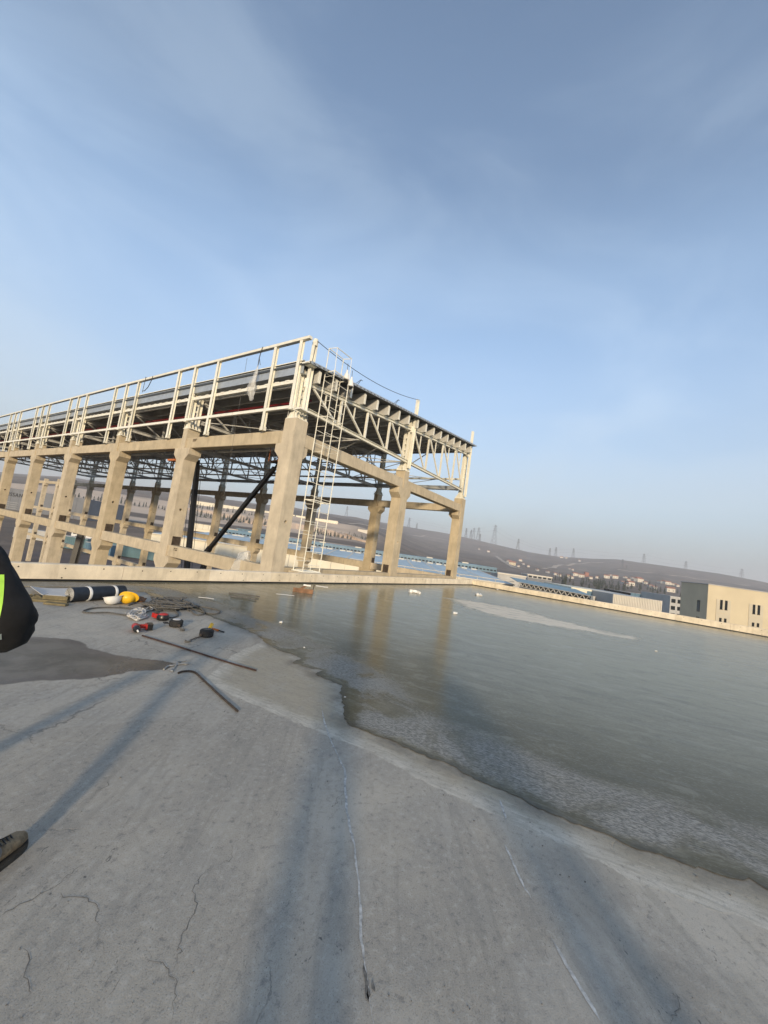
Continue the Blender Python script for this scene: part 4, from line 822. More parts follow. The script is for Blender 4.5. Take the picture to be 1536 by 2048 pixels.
for x in (0.0, 1.0, 2.0):
    base = 1.35+x*5.02
    bx(t, 'wall_panel', MT['panelbeige'], base, base+2.2, -.05, .02, h-4.0, h-2.0); bx(t, 'wall_panel', MT['panelbeige'], base, base+2.2, -.05, .02, 0, h-4.04)
    for j in (0, 1):
        o = bx(t, 'window', MT['glass_dark'], base+.55+j*.75, base+.9+j*.75, -.09, .02, h-3.45, h-2.05); bx(t, 'sill', MT['black'], base+.5+j*.75, base+.95+j*.75, -.14, -.0, h-3.5, h-3.45, par=o); bx(t, 'reveal', MT['panelbeige'], base+.9+j*.75, base+1.0+j*.75, -.13, -.0, h-3.45, h-2.05, par=o)
        bx(t, 'window', MT['glass_dark'], base+.55+j*.75, base+.9+j*.75, -.09, .02, h-5.35, h-4.75)
for z0, z1 in ((h-4.4, h-2.6), (h-6.0, h-5.2)):
    fy = 2.0; MB().add([(sx*fy/8.2-.05, fy, z0), (sx*(fy+.8)/8.2-.05, fy+.8, z0), (sx*(fy+.8)/8.2-.05, fy+.8, z1), (sx*fy/8.2-.05, fy, z1), (sx*fy/8.2+.2, fy, z0), (sx*(fy+.8)/8.2+.2, fy+.8, z0), (sx*(fy+.8)/8.2+.2, fy+.8, z1), (sx*fy/8.2+.2, fy, z1)], [(0,3,2,1),(4,5,6,7),(0,1,5,4),(1,2,6,5),(2,3,7,6),(3,0,4,7)]).build('window', MT['glass_dark'], t)
# long low sheds at the foot of the hill
t, wd, h = lot('window_shed', 'long low shed with a strip of dark windows below the hillside village', 'shed', 1056, 1104, 1147, 1155, 330)
bx(t, 'wall', MT['greylt'], 0, wd, 0, 14, 0, h-.9); bx(t, 'roof', MT['hillwhite'], -.4, wd+.4, -.3, 14.3, h-.9, h)
for i in range(5): bx(t, 'window', MT['glass_dark'], .6+i*wd/5, (i+1)*wd/5-.5, -.1, .05, h-2.6, h-1.2)
bx(t, 'base', MT['greywall'], 0, wd, -.05, .0, 0, h-3)
t, wd, h = lot('pale_shed', 'long pale shed right of the blue clerestory', 'shed', 996, 1052, 1144, 1153, 230); bx(t, 'wall', MT['greylt'], 0, wd, 0, 14, 0, h-.7); bx(t, 'roof', MT['hillwhite'], -.3, wd+.3, -.3, 14.3, h-.7, h)
# warehouses on the left hillside
def warehouse(label, u0, u1, v0, v1, D, hh, m, n, roofm='greywall', win=0):
    a, b = at(u0, v0, D), at(u1, v1, D); zt = (a.z+b.z)/2; t = thing('warehouse', label, 'warehouse', W(a.dot(RH), D, zt-hh), RZ, 'warehouses on the hillside'); wd = b.dot(RH)-a.dot(RH)
    for i in range(n): o = bx(t, 'wall_panel', MT[m], wd*i/n+.12, wd*(i+1)/n-.12, 0, .6, 0, hh)
    bx(t, 'rear_wall', MT[m], 0, wd, .6, 45, -6, hh-.5); bx(t, 'roof', MT[roofm], -1, wd+1, -.5, 45.5, hh, hh+.5)
    for i in range(win): bx(t, 'window', MT['glass_dark'], wd*(i+.25)/win, wd*(i+.75)/win, -.2, .1, hh*.45, hh*.75)
    return t
warehouse('long cream warehouse on the hillside behind the corner column', 381, 590, 1001, 1029, 700, 13, 'creamlt', 22)
warehouse('bright cream warehouse on the hillside seen through the ladder cage', 592, 676, 1030, 1043, 680, 13, 'creamlt', 9)
warehouse('grey warehouse with windows on the hillside behind the second column', 258, 345, 992, 1004, 640, 10, 'greylt', 8, 'greywall', 6)
warehouse('white long warehouse high on the hillside at far left', -120, 235, 945, 982, 760, 9, 'hillwhite', 20, 'greywall', 14)
warehouse('small white shed low on the hill slope behind the gable column', 716, 742, 1057, 1062, 640, 6, 'hillwhite', 3)
warehouse('white shed among trees right of the slanting boom', 436, 482, 1054, 1060, 300, 5, 'hillwhite', 5)
warehouse('teal blue shed left of the corner column', 476, 506, 1058, 1062, 280, 7, 'bluewall', 4, 'bluewall')
warehouse('cream low shed behind the upright mast', 385, 440, 1046, 1053, 320, 4, 'creamlt', 5)
# grey showroom with lettering
t, wd, h = lot('grey_showroom', 'long dark grey showroom with sign lettering seen between the leftmost columns', 'showroom', -120, 172, 955, 998, 250)
for i in range(18): bx(t, 'cladding_panel', MT['greywall'], wd*i/18+.05, wd*(i+1)/18-.05, 0, .4, 0, h)
bx(t, 'core', MT['greywall'], .2, wd-.2, .4, 40, 0, h-.2)
for i in range(4): bx(t, 'ledge', MT['greylt'], wd*.38, wd*.56, -.25, 0, h-9.0-i*1.3, h-8.85-i*1.3)
fc = bpy.data.curves.new('lettering', 'FONT'); fc.body = 'NISSAN'; fc.size = 4.4; fc.extrude = .08; fc.space_character = 1.15
fo_ = bpy.data.objects.new('tmp_text', fc); C.objects.link(fo_); dg = bpy.context.evaluated_depsgraph_get(); dg.update(); fm = bpy.data.meshes.new_from_object(fo_.evaluated_get(dg)); bpy.data.objects.remove(fo_)
fm.materials.clear(); xs = [v.co.x for v in fm.vertices]; tw = max(xs)-min(xs)
pL, pR = at(8, 988, 250), at(44, 994, 250); r0 = at(-120, 955, 250).dot(RH); x0_, x1_ = pL.dot(RH)-r0, pR.dot(RH)-r0; gz = float(t.location.z); s = (x1_-x0_)/tw
lt = ob('lettering', fm, MT['signtext'], t, (x0_, -.12, pR.z-gz-.4), (math.pi/2, 0, 0)); lt.scale = (s, s*1.05, 1)
# containers, vans, bus and cars in the yard
def yard(u, v, z=None): return G(u, v, GZ)
def container(label, u, v, D, L2, m, hz=2.6):
    p = at(u, v, D); g = tz(p); t = thing('site_container', label, 'container', (p.x, p.y, g), RZ, 'containers in the yard')
    MB().box(-L2/2, L2/2, 0, 2.4, .12, hz).build('body', MT[m], t)
    for i in range(int(L2/.6)): MB().box(-L2/2+.2+i*.6, -L2/2+.45+i*.6, -.04, 0, .3, hz-.2).build('rib', MT[m], t)
    MB().box(-L2/2-.03, L2/2+.03, -.05, 2.45, hz, hz+.1).build('roof', MT['greylt'], t); MB().box(-L2/2, L2/2, 0, 2.4, 0, .12).build('skid', MT['black'], t)
container('blue green container row behind the third column', 265, 1062, 110, 16, 'container', 3.6); container('blue green container left of the second lower beam', 150, 1045, 110, 9, 'container', 3.4); container('grey container below the showroom lettering', 65, 1046, 120, 10, 'greylt', 3.0); container('blue container beside the lower slanting boom', 205, 1052, 105, 7, 'bluewall', 3.0)
def vehicle(label, cat, name, u, v, D, kind, m, rz):
    p = at(u, v, D); g = tz(p); t = thing(name, label, cat, (p.x, p.y, g), rz, 'vehicles parked in the yard')
    if kind == 'bus':
        MB().prism([(-4.5,.45),(4.5,.45),(4.6,1.4),(4.45,2.9),(4.2,3.05),(-4.4,3.05),(-4.55,2.8)], 'y', -1.2, 1.2).build('body', MT[m], t)
        for i in range(7): MB().box(-4.0+i*1.2,-2.95+i*1.2,-1.23,-1.2,1.6,2.6).build('window', MT['glass_dark'], t)
        xs = (-2.8, 2.9); wr = .48
    else:
        MB().prism([(-2.1,.35),(2.1,.35),(2.15,.8),(1.2,.95),(.6,1.42),(-1.1,1.45),(-1.75,1.0),(-2.15,.9)], 'y', -.85, .85).build('body', MT[m], t)
        MB().prism([(-1.5,1.0),(1.0,.98),(.52,1.36),(-1.02,1.38)], 'y', -.87, .87).build('window', MT['glass_dark'], t); xs = (-1.3, 1.3); wr = .32
    for x in xs:
        for y in (-1, 1): MB().lathe([(0,-.1),(wr,-.1),(wr,.1),(0,.1)], 14, Matrix.Translation((x, y*(1.1 if kind == 'bus' else .78), wr)) @ Matrix.Rotation(math.pi/2, 4, 'X')).build('wheel', MT['rubber'], t)
vehicle('white bus with dark windows parked left of the third column', 'bus', 'parked_bus', 183, 1022, 150, 'bus', 'car_white', RZ+.1); vehicle('white coach beside the showroom behind the fourth column', 'bus', 'parked_bus', 178, 1012, 175, 'bus', 'car_silver', RZ)
vehicle('silver car parked low between the fourth and fifth columns', 'car', 'parked_car', 78, 1057, 62, 'car', 'car_silver', RZ+.5); vehicle('white car parked by the cream shed left of the mast', 'car', 'parked_car', 318, 1042, 150, 'car', 'car_silver', RZ+.2); vehicle('white car parked right of the silver car', 'car', 'parked_car', 100, 1066, 66, 'car', 'car_white', RZ+.4); vehicle('dark windowed white van right of the mast', 'van', 'parked_van', 408, 1056, 180, 'bus', 'car_white', RZ)
# rubble and mud in the yard
mb = MB(); r = random.Random(2)
for i in range(260):
    p = Vector((r.uniform(14, 24), r.uniform(30, 62), GZ)); s = r.uniform(.1, .55); mb.lathe([(s*.8,0),(s,.1*s+.05),(s*.6,s*.5),(0,s*.6)], 6, Matrix.Translation(p) @ Matrix.Rotation(r.uniform(0, 6), 4, 'Z'))
tag(mb.build('rubble', MT['mud']), 'scattered rubble and broken concrete on the muddy yard', 'rubble', kind='stuff')
mud = MB().add([(8,26,GZ+.02),(60,26,GZ+.02),(90,120,GZ+.02),(-40,120,GZ+.02)], [(0,1,2,3)]).build('yard_ground', MT['mud']); tag(mud, 'reddish mud yard beneath the frame', kind='structure')

# dirt tracks on the hill
def track(name, label, uv, wd_):
    pts = [hit(u, v, 300) for u, v in uv]; q = []
    for i in range(len(pts)-1):
        for j in range(6): q.append(pts[i].lerp(pts[i+1], j/6))
    q.append(pts[-1]); vs = []
    for i, p in enumerate(q):
        d = q[min(i+1, len(q)-1)]-q[max(i-1, 0)]; n = Vector((-d.y, d.x, 0)).normalized()*wd_/2
        for s in (1, -1): c_ = p+n*s; vs.append((c_.x, c_.y, tz(c_)+1.2))
    o = MB().add(vs, [(2*i, 2*i+1, 2*i+3, 2*i+2) for i in range(len(q)-1)]).build(name, MT['tan_track']); tag(o, label, kind='structure')
track('dirt_track', 'pale dirt track zigzagging down above the blue hall', [(992,1113),(1003,1121),(1016,1129),(1028,1136),(1044,1140)], 14)
track('dirt_track', 'pale dirt track crossing the slope below the white ridge house', [(1085,1138),(1115,1132),(1150,1128),(1190,1126),(1225,1124)], 16)
track('dirt_track', 'pale dirt track along the slope behind the gable column', [(700,1049),(740,1053),(790,1062),(850,1072),(905,1082)], 12)
track('dirt_track', 'pale dirt track across the hill above the cream building', [(1235,1140),(1290,1146),(1350,1153),(1420,1161),(1500,1172)], 14)
# steep bare bank of the terraced slope
bt_ = [(-160,948),(25,969),(95,976),(155,982),(190,988),(260,1003),(336,1014),(381,1017),(450,1026),(522,1037),(590,1046),(640,1055),(700,1069)]; bb_ = [(-160,958),(25,980),(95,988),(155,999),(190,1002),(260,1016),(328,1026),(381,1034),(450,1040),(504,1047),(590,1059),(640,1067),(735,1082)]
r = random.Random(6); vs = []; NB = 110
def lerp_px(L_, t):
    f_ = t*(len(L_)-1); i = min(int(f_), len(L_)-2); return (L_[i][0]+(L_[i+1][0]-L_[i][0])*(f_-i), L_[i][1]+(L_[i+1][1]-L_[i][1])*(f_-i))
for i in range(NB+1):
    (ua, va), (ub, vb) = lerp_px(bb_, i/NB), lerp_px(bt_, i/NB); d_ = 545+12*math.sin(i*.21)+r.uniform(-2, 2)
    a_, b_ = at(ua, va, d_), at(ub, vb+r.uniform(-1, 1), d_+14); m_ = a_.lerp(b_, .5)+FH*r.uniform(-3, 2); vs += [a_-Vector((0,0,14)), a_, m_, b_, b_+FH*30-Vector((0,0,1.5)), b_+FH*60-Vector((0,0,16))]
tag(MB().add(vs, [(i*6+j, (i+1)*6+j, (i+1)*6+j+1, i*6+j+1) for i in range(NB) for j in range(5)]).build('embankment', MT['bank'], smooth=True), 'peach coloured bare earth bank on the terraced slope', kind='structure')
# ------------------------------------------------------------------ village houses, trees, pylons
def house_me(w_, d_, h_): return MB().box(-w_/2, w_/2, -d_/2, d_/2, -3, h_).mesh('wall'), MB().add([(-w_/2-.4,-d_/2-.4,h_),(w_/2+.4,-d_/2-.4,h_),(w_/2+.4,d_/2+.4,h_),(-w_/2-.4,d_/2+.4,h_),(-w_/2-.4,0,h_+w_*.22),(w_/2+.4,0,h_+w_*.22)], [(0,1,5,4),(2,3,4,5),(0,4,3),(1,2,5),(0,3,2,1)]).mesh('roof')
HM = [house_me(12,9,6), house_me(9,9,9), house_me(18,10,7), house_me(7,7,4)]
win_me = MB().box(-.6,.6,-.1,.1,0,1.6).mesh('window')
H_ = [(1018,1126,0,'hillwhite'),(1024,1130,2,'cream'),(1040,1123,0,'hillwhite'),(1036,1134,3,'hillwhite'),(976,1105,0,'hillwhite'),(958,1099,3,'hillwhite'),(1046,1129,3,'greylt'),(1056,1134,3,'hillwhite'),(1074,1142,3,'greylt'),(1123,1116,2,'hillwhite'),(1132,1117,0,'hillwhite'),(1158,1123,0,'greylt'),(1172,1153,1,'tileroof'),(1163,1155,0,'hillwhite'),(1150,1152,0,'hillwhite'),(1142,1157,3,'hillwhite'),(1136,1154,3,'cream'),(1145,1141,3,'hillwhite'),(1139,1139,3,'greylt'),(1194,1157,3,'hillwhite'),(1213,1157,0,'hillwhite'),(1230,1157,0,'hillwhite'),(1233,1155,3,'hillwhite'),(1250,1157,3,'hillwhite'),(1256,1162,3,'hillwhite'),(1277,1164,2,'hillwhite'),(1283,1162,3,'cream'),(1260,1171,0,'hillwhite'),(1253,1173,3,'greylt'),(1328,1168,0,'hillwhite'),(1335,1169,0,'hillwhite'),(1342,1170,3,'hillwhite'),(1348,1171,3,'hillwhite'),(1354,1173,3,'hillwhite'),(1340,1184,0,'hillwhite'),(1300,1175,3,'greylt'),(1308,1178,3,'greylt'),(1245,1168,3,'greylt'),(1220,1152,3,'greylt'),(1265,1158,3,'greylt'),(1318,1166,3,'hillwhite'),(1181,1158,3,'hillwhite'),(1110,1150,3,'hillwhite'),(1118,1153,3,'hillwhite'),(1095,1146,3,'greylt'),(1290,1168,3,'hillwhite')]
SPECIAL = {(976,1105): 'lone white house on the hill slope below the tallest pylon', (1024,1130): 'yellowish long house beside the bend of the hillside road', (1123,1116): 'long white house close to the ridge line', (1172,1153): 'reddish tall house among the village trees', (1277,1164): 'long white house in the village left of the cream building'}
ORD = 'first second third fourth fifth sixth seventh eighth ninth tenth eleventh twelfth thirteenth fourteenth fifteenth sixteenth seventeenth eighteenth nineteenth twentieth'.split()+['twenty-'+q for q in 'first second third fourth fifth sixth seventh eighth ninth'.split()]+['thirtieth']
CNT = {}; H_ = sorted(H_)
for i, (u, v, kd, m) in enumerate(H_):
    p = hit(u, v, 400); a_, b_ = HM[kd]; cn = 'white' if m == 'hillwhite' else 'grey' if m == 'greylt' else 'cream'; ky = (cn, u > 1100)
    if (u, v) in SPECIAL: lbl = SPECIAL[(u, v)]
    else: n_ = CNT[ky] = CNT.get(ky, -1)+1; lbl = f"small {cn} village house, {ORD[n_]} {cn} one from the left in the far right village" if u > 1100 else f"small {cn} house, {ORD[n_]} {cn} one from the left on the slope above the blue hall"
    t = thing('house', lbl, 'house', (p.x, p.y, tz(p)), RZ+random.uniform(-.5, .5), 'houses on the far hillside')
    me_ = a_ if m == 'hillwhite' else a_.copy(); 
    if m != 'hillwhite': me_.materials.clear()
    ob('wall', me_, MT[m], t); ob('roof', b_, MT['tileroof'] if kd == 1 else MT['greywall'] if False else MT['tileroof'], t)
    bw = max(x.co.x for x in me_.vertices); fy = min(x.co.y for x in me_.vertices)
    for s in (-.5, .5): ob('window', win_me, MT['glass_dark'], t, (bw*s, fy, 1.6))
# conifers
def tree_me(seed, hh=9.0, wd_=2.2):
    r = random.Random(seed); vs = []; fs = []
    for i in range(150):
        z = r.uniform(.08, 1)**.9; rad = wd_*(1-z)**.8*(0.5+.55*r.random())+.1; t_ = r.uniform(0, 6.283); c = Vector((rad*math.cos(t_), rad*math.sin(t_), z*hh)); s = .35+.55*(1-z)
        a_, b_, c_ = (Vector((r.uniform(-s,s), r.uniform(-s,s), r.uniform(-s*.9,s*.5))) for _ in range(3)); n = len(vs); vs += [c+a_, c+b_, c+c_+Vector((0,0,s*.3))]; fs.append((n,n+1,n+2))
    for j in range(3):                     # a dark core so the crown is not see-through
        n = len(vs); z0, z1, rr = hh*(.1+.27*j), hh*(.55+.22*j), wd_*.55*(1-.3*j)
        vs += [Vector((rr*math.cos(a_), rr*math.sin(a_), z0)) for a_ in (0,1.05,2.09,3.14,4.19,5.24)]+[Vector((0,0,min(z1,hh)))]; fs += [(n+i, n+(i+1) % 6, n+6) for i in range(6)]
    return MB().add(vs, fs).mesh('crown')
TM = [tree_me(i, 8+2*(i % 3), 1.9+.35*(i % 2)) for i in range(4)]; TRK = MB().lathe([(.22,-1),(.16,1.5),(.1,3)], 6).mesh('trunk')
for m_ in TM: m_.materials.append(MT['conifer'])
TRK.materials.append(MT['bark'])
def conifer(u, v, lbl, grp, d0=200, s=1.0):
    p = hit(u, v, d0); t = thing('conifer_tree', lbl, 'tree', (p.x, p.y, tz(p)), random.uniform(0, 6), grp); sc_ = s*random.uniform(.75, 1.3); t.scale = (sc_, sc_, sc_*random.uniform(.9, 1.25)); ob('crown', random.choice(TM), None, t); ob('trunk', TRK, None, t)
for i in range(46): u = 610+i*2.9+random.uniform(-1.5, 1.5); conifer(u, 1066+(u-620)*.137+random.uniform(-2, 3), 'small dark conifer in the row below the bright warehouse', 'conifers on the hillside terrace', 300, .72)
for i in range(36): u = 380+i*4.6+random.uniform(-2, 2); conifer(u, 1031+(u-380)*.145+random.uniform(-2, 2), 'small dark conifer in the lower terrace row behind the booms', 'conifers on the lower terrace', 300, .8)
for i in range(24): u = 380+i*6.5+random.uniform(-2, 2); conifer(u, 1014+(u-380)*.137+random.uniform(-1, 1.5), 'tiny conifer at the foot of the long cream warehouse', 'conifers below the warehouse', 300, .7)
for i in range(26): u = 150+i*7.5+random.uniform(-2, 2); conifer(u, 996+(u-150)*.14+random.uniform(-1.5, 1.5), 'small dark conifer on the terrace behind the left columns', 'conifers behind the left columns', 300, .7)
for i in range(60): u = random.uniform(1102, 1250); conifer(u, 1160+(u-1100)*.16+random.uniform(-9, 6), 'dark conifer in the belt behind the girder hall', 'conifers behind the girder hall', 300, .75)
for i in range(40): u = random.uniform(1190, 1362); conifer(u, 1164+(u-1190)*.14+random.uniform(-7, 8), 'dark tree among the village houses', 'trees among the village houses', 400, .8)
# pylons
def pylon(u, v_base, v_top, label, D=None, arms=3):
    p = at(u, v_base, DS*.985) if D is None else hit(u, v_base, 600); p.z = tz(p); dd = p.dot(FH); top = at(u, v_top, dd).z; hh = max(12, top-p.z)
    t = thing('power_pylon', label, 'pylon', (p.x, p.y, p.z-.5), RZ+random.uniform(-.4, .4), 'power pylons along the hill'); wb = hh*.11; tk = .95 if D is None else .5
    mb = MB(); wt = hh*.022
    lv = [0, .22, .42, .58, .70, .80, .90, 1.0]; wid = [wb*(1-l)**1.25+wt for l in lv]
    for sx in (-1, 1):
        for sy in (-1, 1):
            for i in range(len(lv)-1): mb.bar((sx*wid[i], sy*wid[i], lv[i]*hh), (sx*wid[i+1], sy*wid[i+1], lv[i+1]*hh), tk, tk)
    o = mb.build('leg', MT['pylon'], t); mb = MB()
    for i in range(len(lv)-1):
        for sy in (-1, 1): mb.bar((-wid[i], sy*wid[i], lv[i]*hh), (wid[i+1], sy*wid[i+1], lv[i+1]*hh), tk*.7, tk*.7); mb.bar((wid[i], sy*wid[i], lv[i]*hh), (-wid[i+1], sy*wid[i+1], lv[i+1]*hh), tk*.7, tk*.7)
    mb.build('bracing', MT['pylon'], t)
    for q in range(arms): z = hh*(.70+.11*q); al = hh*(.14-.02*q); MB().bar((-al,0,z), (al,0,z), tk*1.3, tk*1.3).bar((-al,0,z), (0,0,z+hh*.05), tk*.7, tk*.7).bar((al,0,z), (0,0,z+hh*.05), tk*.7, tk*.7).build('cross_arm', MT['pylon'], t)
    return t, hh
PY = [(692,1033,1012,'thin pylon on the ridge seen right of the ladder cage'),(817,1054,1035,'pylon on the ridge between the gable column and the far corner column'),(833,1057,1046,'very small pylon right beside the gable column pylon'),(931,1076,1056,'first pylon right of the far corner column'),(941,1078,1059,'second pylon right of the far corner column'),(946,1080,1055,'third pylon right of the far corner column'),(955,1082,1054,'fourth and tallest of the pylon cluster right of the far corner column'),(959,1083,1067,'fifth and shortest of the pylon cluster right of the far corner column'),(987,1090,1049,'tallest pylon standing alone right of the pylon cluster'),(1035,1101,1077,'pylon on the ridge second to the right of the cluster'),(1099,1110,1096,'small pylon left of the long white ridge house'),(1111,1111,1094,'thin small pylon directly above the white ridge house'),(1146,1115,1096,'pylon right of the long white ridge house'),(1287,1127,1107,'dark pylon with wide arms on the hump of the ridge'),(1371,1139,1122,'faint pylon on the ridge above the cream building left edge'),(1483,1157,1137,'faint pylon on the ridge above the cream building roof')]
tops = []
for u, vb, vt, lb in PY:
    t, hh = pylon(u, vb, vt, lb); tops.append((u, Vector(t.location), hh))
pylon(1244, 1139, 1118, 'pale lattice pylon standing on the slope above the village', 1); pylon(1253, 1139, 1130, 'short pale pylon right of the slope pylon', 1)
ch = [x for x in tops if x[0] in (692, 817, 931, 987, 1035, 1099, 1146, 1287, 1371, 1483)]
for i in range(len(ch)-1):
    for q, (fz, lbq) in enumerate(((.74, 'lower'), (.97, 'upper'))):
        a_, b_ = ch[i][1]+Vector((0,0,ch[i][2]*fz)), ch[i+1][1]+Vector((0,0,ch[i+1][2]*fz)); o = MB().tube(sag(a_, b_, 9, 10), .22, 4).build('power_line', MT['pylon']); tag(o, f"{lbq} thin wire of the power line, span {('one','two','three','four','five','six','seven','eight','nine')[i]} from the left along the ridge", 'power line', 'wires between the pylons')
# ------------------------------------------------------------------ things lying on the deck
def smooth_path(pts, n=6, closed=False):
    pts = [Vector(p) for p in pts]; o = []; k_ = len(pts)
    for i in range(k_ if closed else k_-1):
        p0 = pts[(i-1) % k_] if (i or closed) else pts[i]; p1 = pts[i]; p2 = pts[(i+1) % k_]; p3 = pts[(i+2) % k_] if (i+2 < k_ or closed) else p2
        for j in range(n): t = j/n; o.append(.5*((2*p1)+(p2-p0)*t+(2*p0-5*p1+4*p2-p3)*t*t+(3*p1-p0-3*p2+p3)*t**3))
    if not closed: o.append(pts[-1])
    return o
# rolled membrane with two white straps
A, B = G(136, 1204), G(236, 1197); ax_ = (B-A); Lr = ax_.length*1.08; rr_ = .125
t = thing('membrane_roll', 'dark navy membrane roll with two white straps near the parapet', 'roll', (A.x, A.y, rr_), math.atan2(ax_.y, ax_.x)); Mr = Matrix.Rotation(math.pi/2, 4, 'Y')
MB().lathe([(rr_*.97,0),(rr_,.02),(rr_,Lr-.02),(rr_*.97,Lr)], 28, Mr).build('roll_body', MT['membrane'], t, True)
for q in (.27, .76): MB().lathe([(rr_+.003,Lr*q),(rr_+.005,Lr*q+.005),(rr_+.005,Lr*q+.045),(rr_+.003,Lr*q+.05)], 28, Mr).build('strap', MT['white'], t, True)
sp = []
for i in range(150): a_ = i*.42; r_ = .018+(rr_-.022)*i/150; sp.append((-.004, r_*math.cos(a_), r_*math.sin(a_)))
MB().tube(sp, .0028, 4).build('spiral_edge', MT['greylt'], t); MB().lathe([(rr_*.95,-.002),(rr_*.95,.0)], 24, Mr).build('end_face', MT['rope'], t)
# pale curved sheet
qs = [[(58,1183),(75,1180),(105,1179),(140,1178),(165,1180)], [(66,1188),(82,1187),(108,1186),(136,1186),(160,1186)], [(80,1193),(94,1193),(112,1193),(124,1195),(140,1194)], [(96,1198),(104,1199),(114,1200),(120,1203),(126,1202)]]; zz_ = [[.10,.05,.02,.015,.012],[.09,.03,.015,.012,.012],[.05,.02,.012,.012,.012],[.03,.015,.012,.012,.012]]
vs = [tuple(G(u, v)+Vector((0,0,z))) for r_, zr in zip(qs, zz_) for (u, v), z in zip(r_, zr)]; vs2 = [(x, y, z-.008) for x, y, z in vs]; fs = [(i*5+j, i*5+j+1, (i+1)*5+j+1, (i+1)*5+j) for i in range(3) for j in range(4)]; fs2 = [tuple(i+20 for i in f[::-1]) for f in fs]
bd = [0,1,2,3,4,9,14,19,18,17,16,15,10,5]; fs3 = [(bd[i], bd[(i+1) % 14], bd[(i+1) % 14]+20, bd[i]+20) for i in range(14)]
tag(MB().add(vs+vs2, fs+fs2+fs3).build('pale_sheet', MT['sheet'], smooth=True), 'pale grey flexible sheet curling up at its left end behind the roll', 'sheet')
# cardboard pieces
p = G(100, 1203); t = thing('cardboard_box', 'flattened olive brown cardboard box at the left end of the roll', 'box', (p.x, p.y, .004), YAW-1.2)
MB().box(-.24,.26,-.10,.12,0,.035).build('base_flap', MT['cardboard'], t); MB().box(-.10,.24,-.04,.16,.036,.10).build('box_body', MT['cardboard'], t); MB().box(-.08,.20,-.02,.13,.101,.106).build('label_sheet', MT['sheet'], t); MB().add([(-.24,-.1,.036),(-.34,-.14,.06),(-.34,.06,.07),(-.24,.1,.036)],[(0,1,2,3)]).build('flap', MT['cardboard'], t)
o = MB().box(-.16,.16,-.05,.05,0,.03).build('cardboard_scrap', MT['cardboard'], loc=G(112,1210)+Vector((0,0,.004)), rot=(0,0,YAW-1.4)); tag(o, 'small brown cardboard scrap in front of the flattened box', 'cardboard')
crumple('rag', 'small dark crumpled rag between the pale sheet and cardboard box', 'rag', tuple(G(66,1200)+Vector((0,0,.004))), [(.16,0,0),(.13,.03,0),(.07,.06,0),(.02,.07,0)], MT['cardboard'], 5)
# helmets
def helmet(label, u, v, m, tilt, rz, up):
    p = G(u, v); t = thing('hard_hat', label, 'hard hat', (p.x, p.y, .115), rz, 'hard hats beside the roll')
    Mx = Matrix.Rotation(tilt, 4, 'X') @ Matrix.Scale(1.18, 4, (1,0,0)) @ Matrix.Scale(1.0 if m == 'white' else .88, 4)
    pr = [(.0,-.115),(.045,-.112),(.085,-.09),(.112,-.05),(.122,-.005),(.126,.02)]; inn = [(.121,.02),(.116,-.005),(.106,-.047),(.08,-.084),(.04,-.106),(0,-.108)]
    if not up: Mx = Matrix.Rotation(math.pi, 4, 'X') @ Mx
    MB().lathe(pr+inn, 22, Mx).build('shell', MT[m], t, True); vs = []; n = 22
    for j in range(n): a_ = 2*math.pi*j/n; ex = .012+.045*max(0, math.cos(a_))**2; vs += [Mx @ Vector((.124*math.cos(a_), .124*math.sin(a_), .018)), Mx @ Vector(((.124+ex)*math.cos(a_), (.124+ex)*math.sin(a_), .024)), Mx @ Vector(((.124+ex)*math.cos(a_), (.124+ex)*math.sin(a_), .030)), Mx @ Vector((.124*math.cos(a_), .124*math.sin(a_), .026))]
    MB().add(vs, [(j*4+q, j*4+(q+1) % 4, ((j+1) % n)*4+(q+1) % 4, ((j+1) % n)*4+q) for j in range(n) for q in range(4)]).build('brim', MT[m], t, True)
    MB().tube([Mx @ Vector((.1*math.cos(a_), .1*math.sin(a_), .0)) for a_ in np.linspace(0, 5.9, 14)], .009, 6).build('headband', MT['black' if m == 'white' else m], t, True)
    MB().tube([Mx @ Vector(q) for q in ((-.1,.02,.0),(0,.0,-.06),(.1,-.02,.0))], .009, 5).tube([Mx @ Vector(q) for q in ((.02,-.1,.0),(0,.0,-.065),(-.02,.1,.0))], .009, 5).build('cradle', MT['white'], t, True)
helmet('white hard hat lying upside down against the end of the roll', 223, 1209, 'white', math.radians(-14), .4, True); helmet('yellow hard hat lying on its side right of the white one', 252, 1208, 'yellow', math.radians(-62), YAW-1.3, True)
# gloves / pouch by the yellow hat
crumple('work_glove', 'brown and red work glove lying right of the yellow hard hat', 'glove', tuple(G(276,1204)+Vector((0,0,.004))), [(.13,0,0),(.12,.04,0),(.08,.07,0),(.02,.08,0)], MT['wood'], 12)
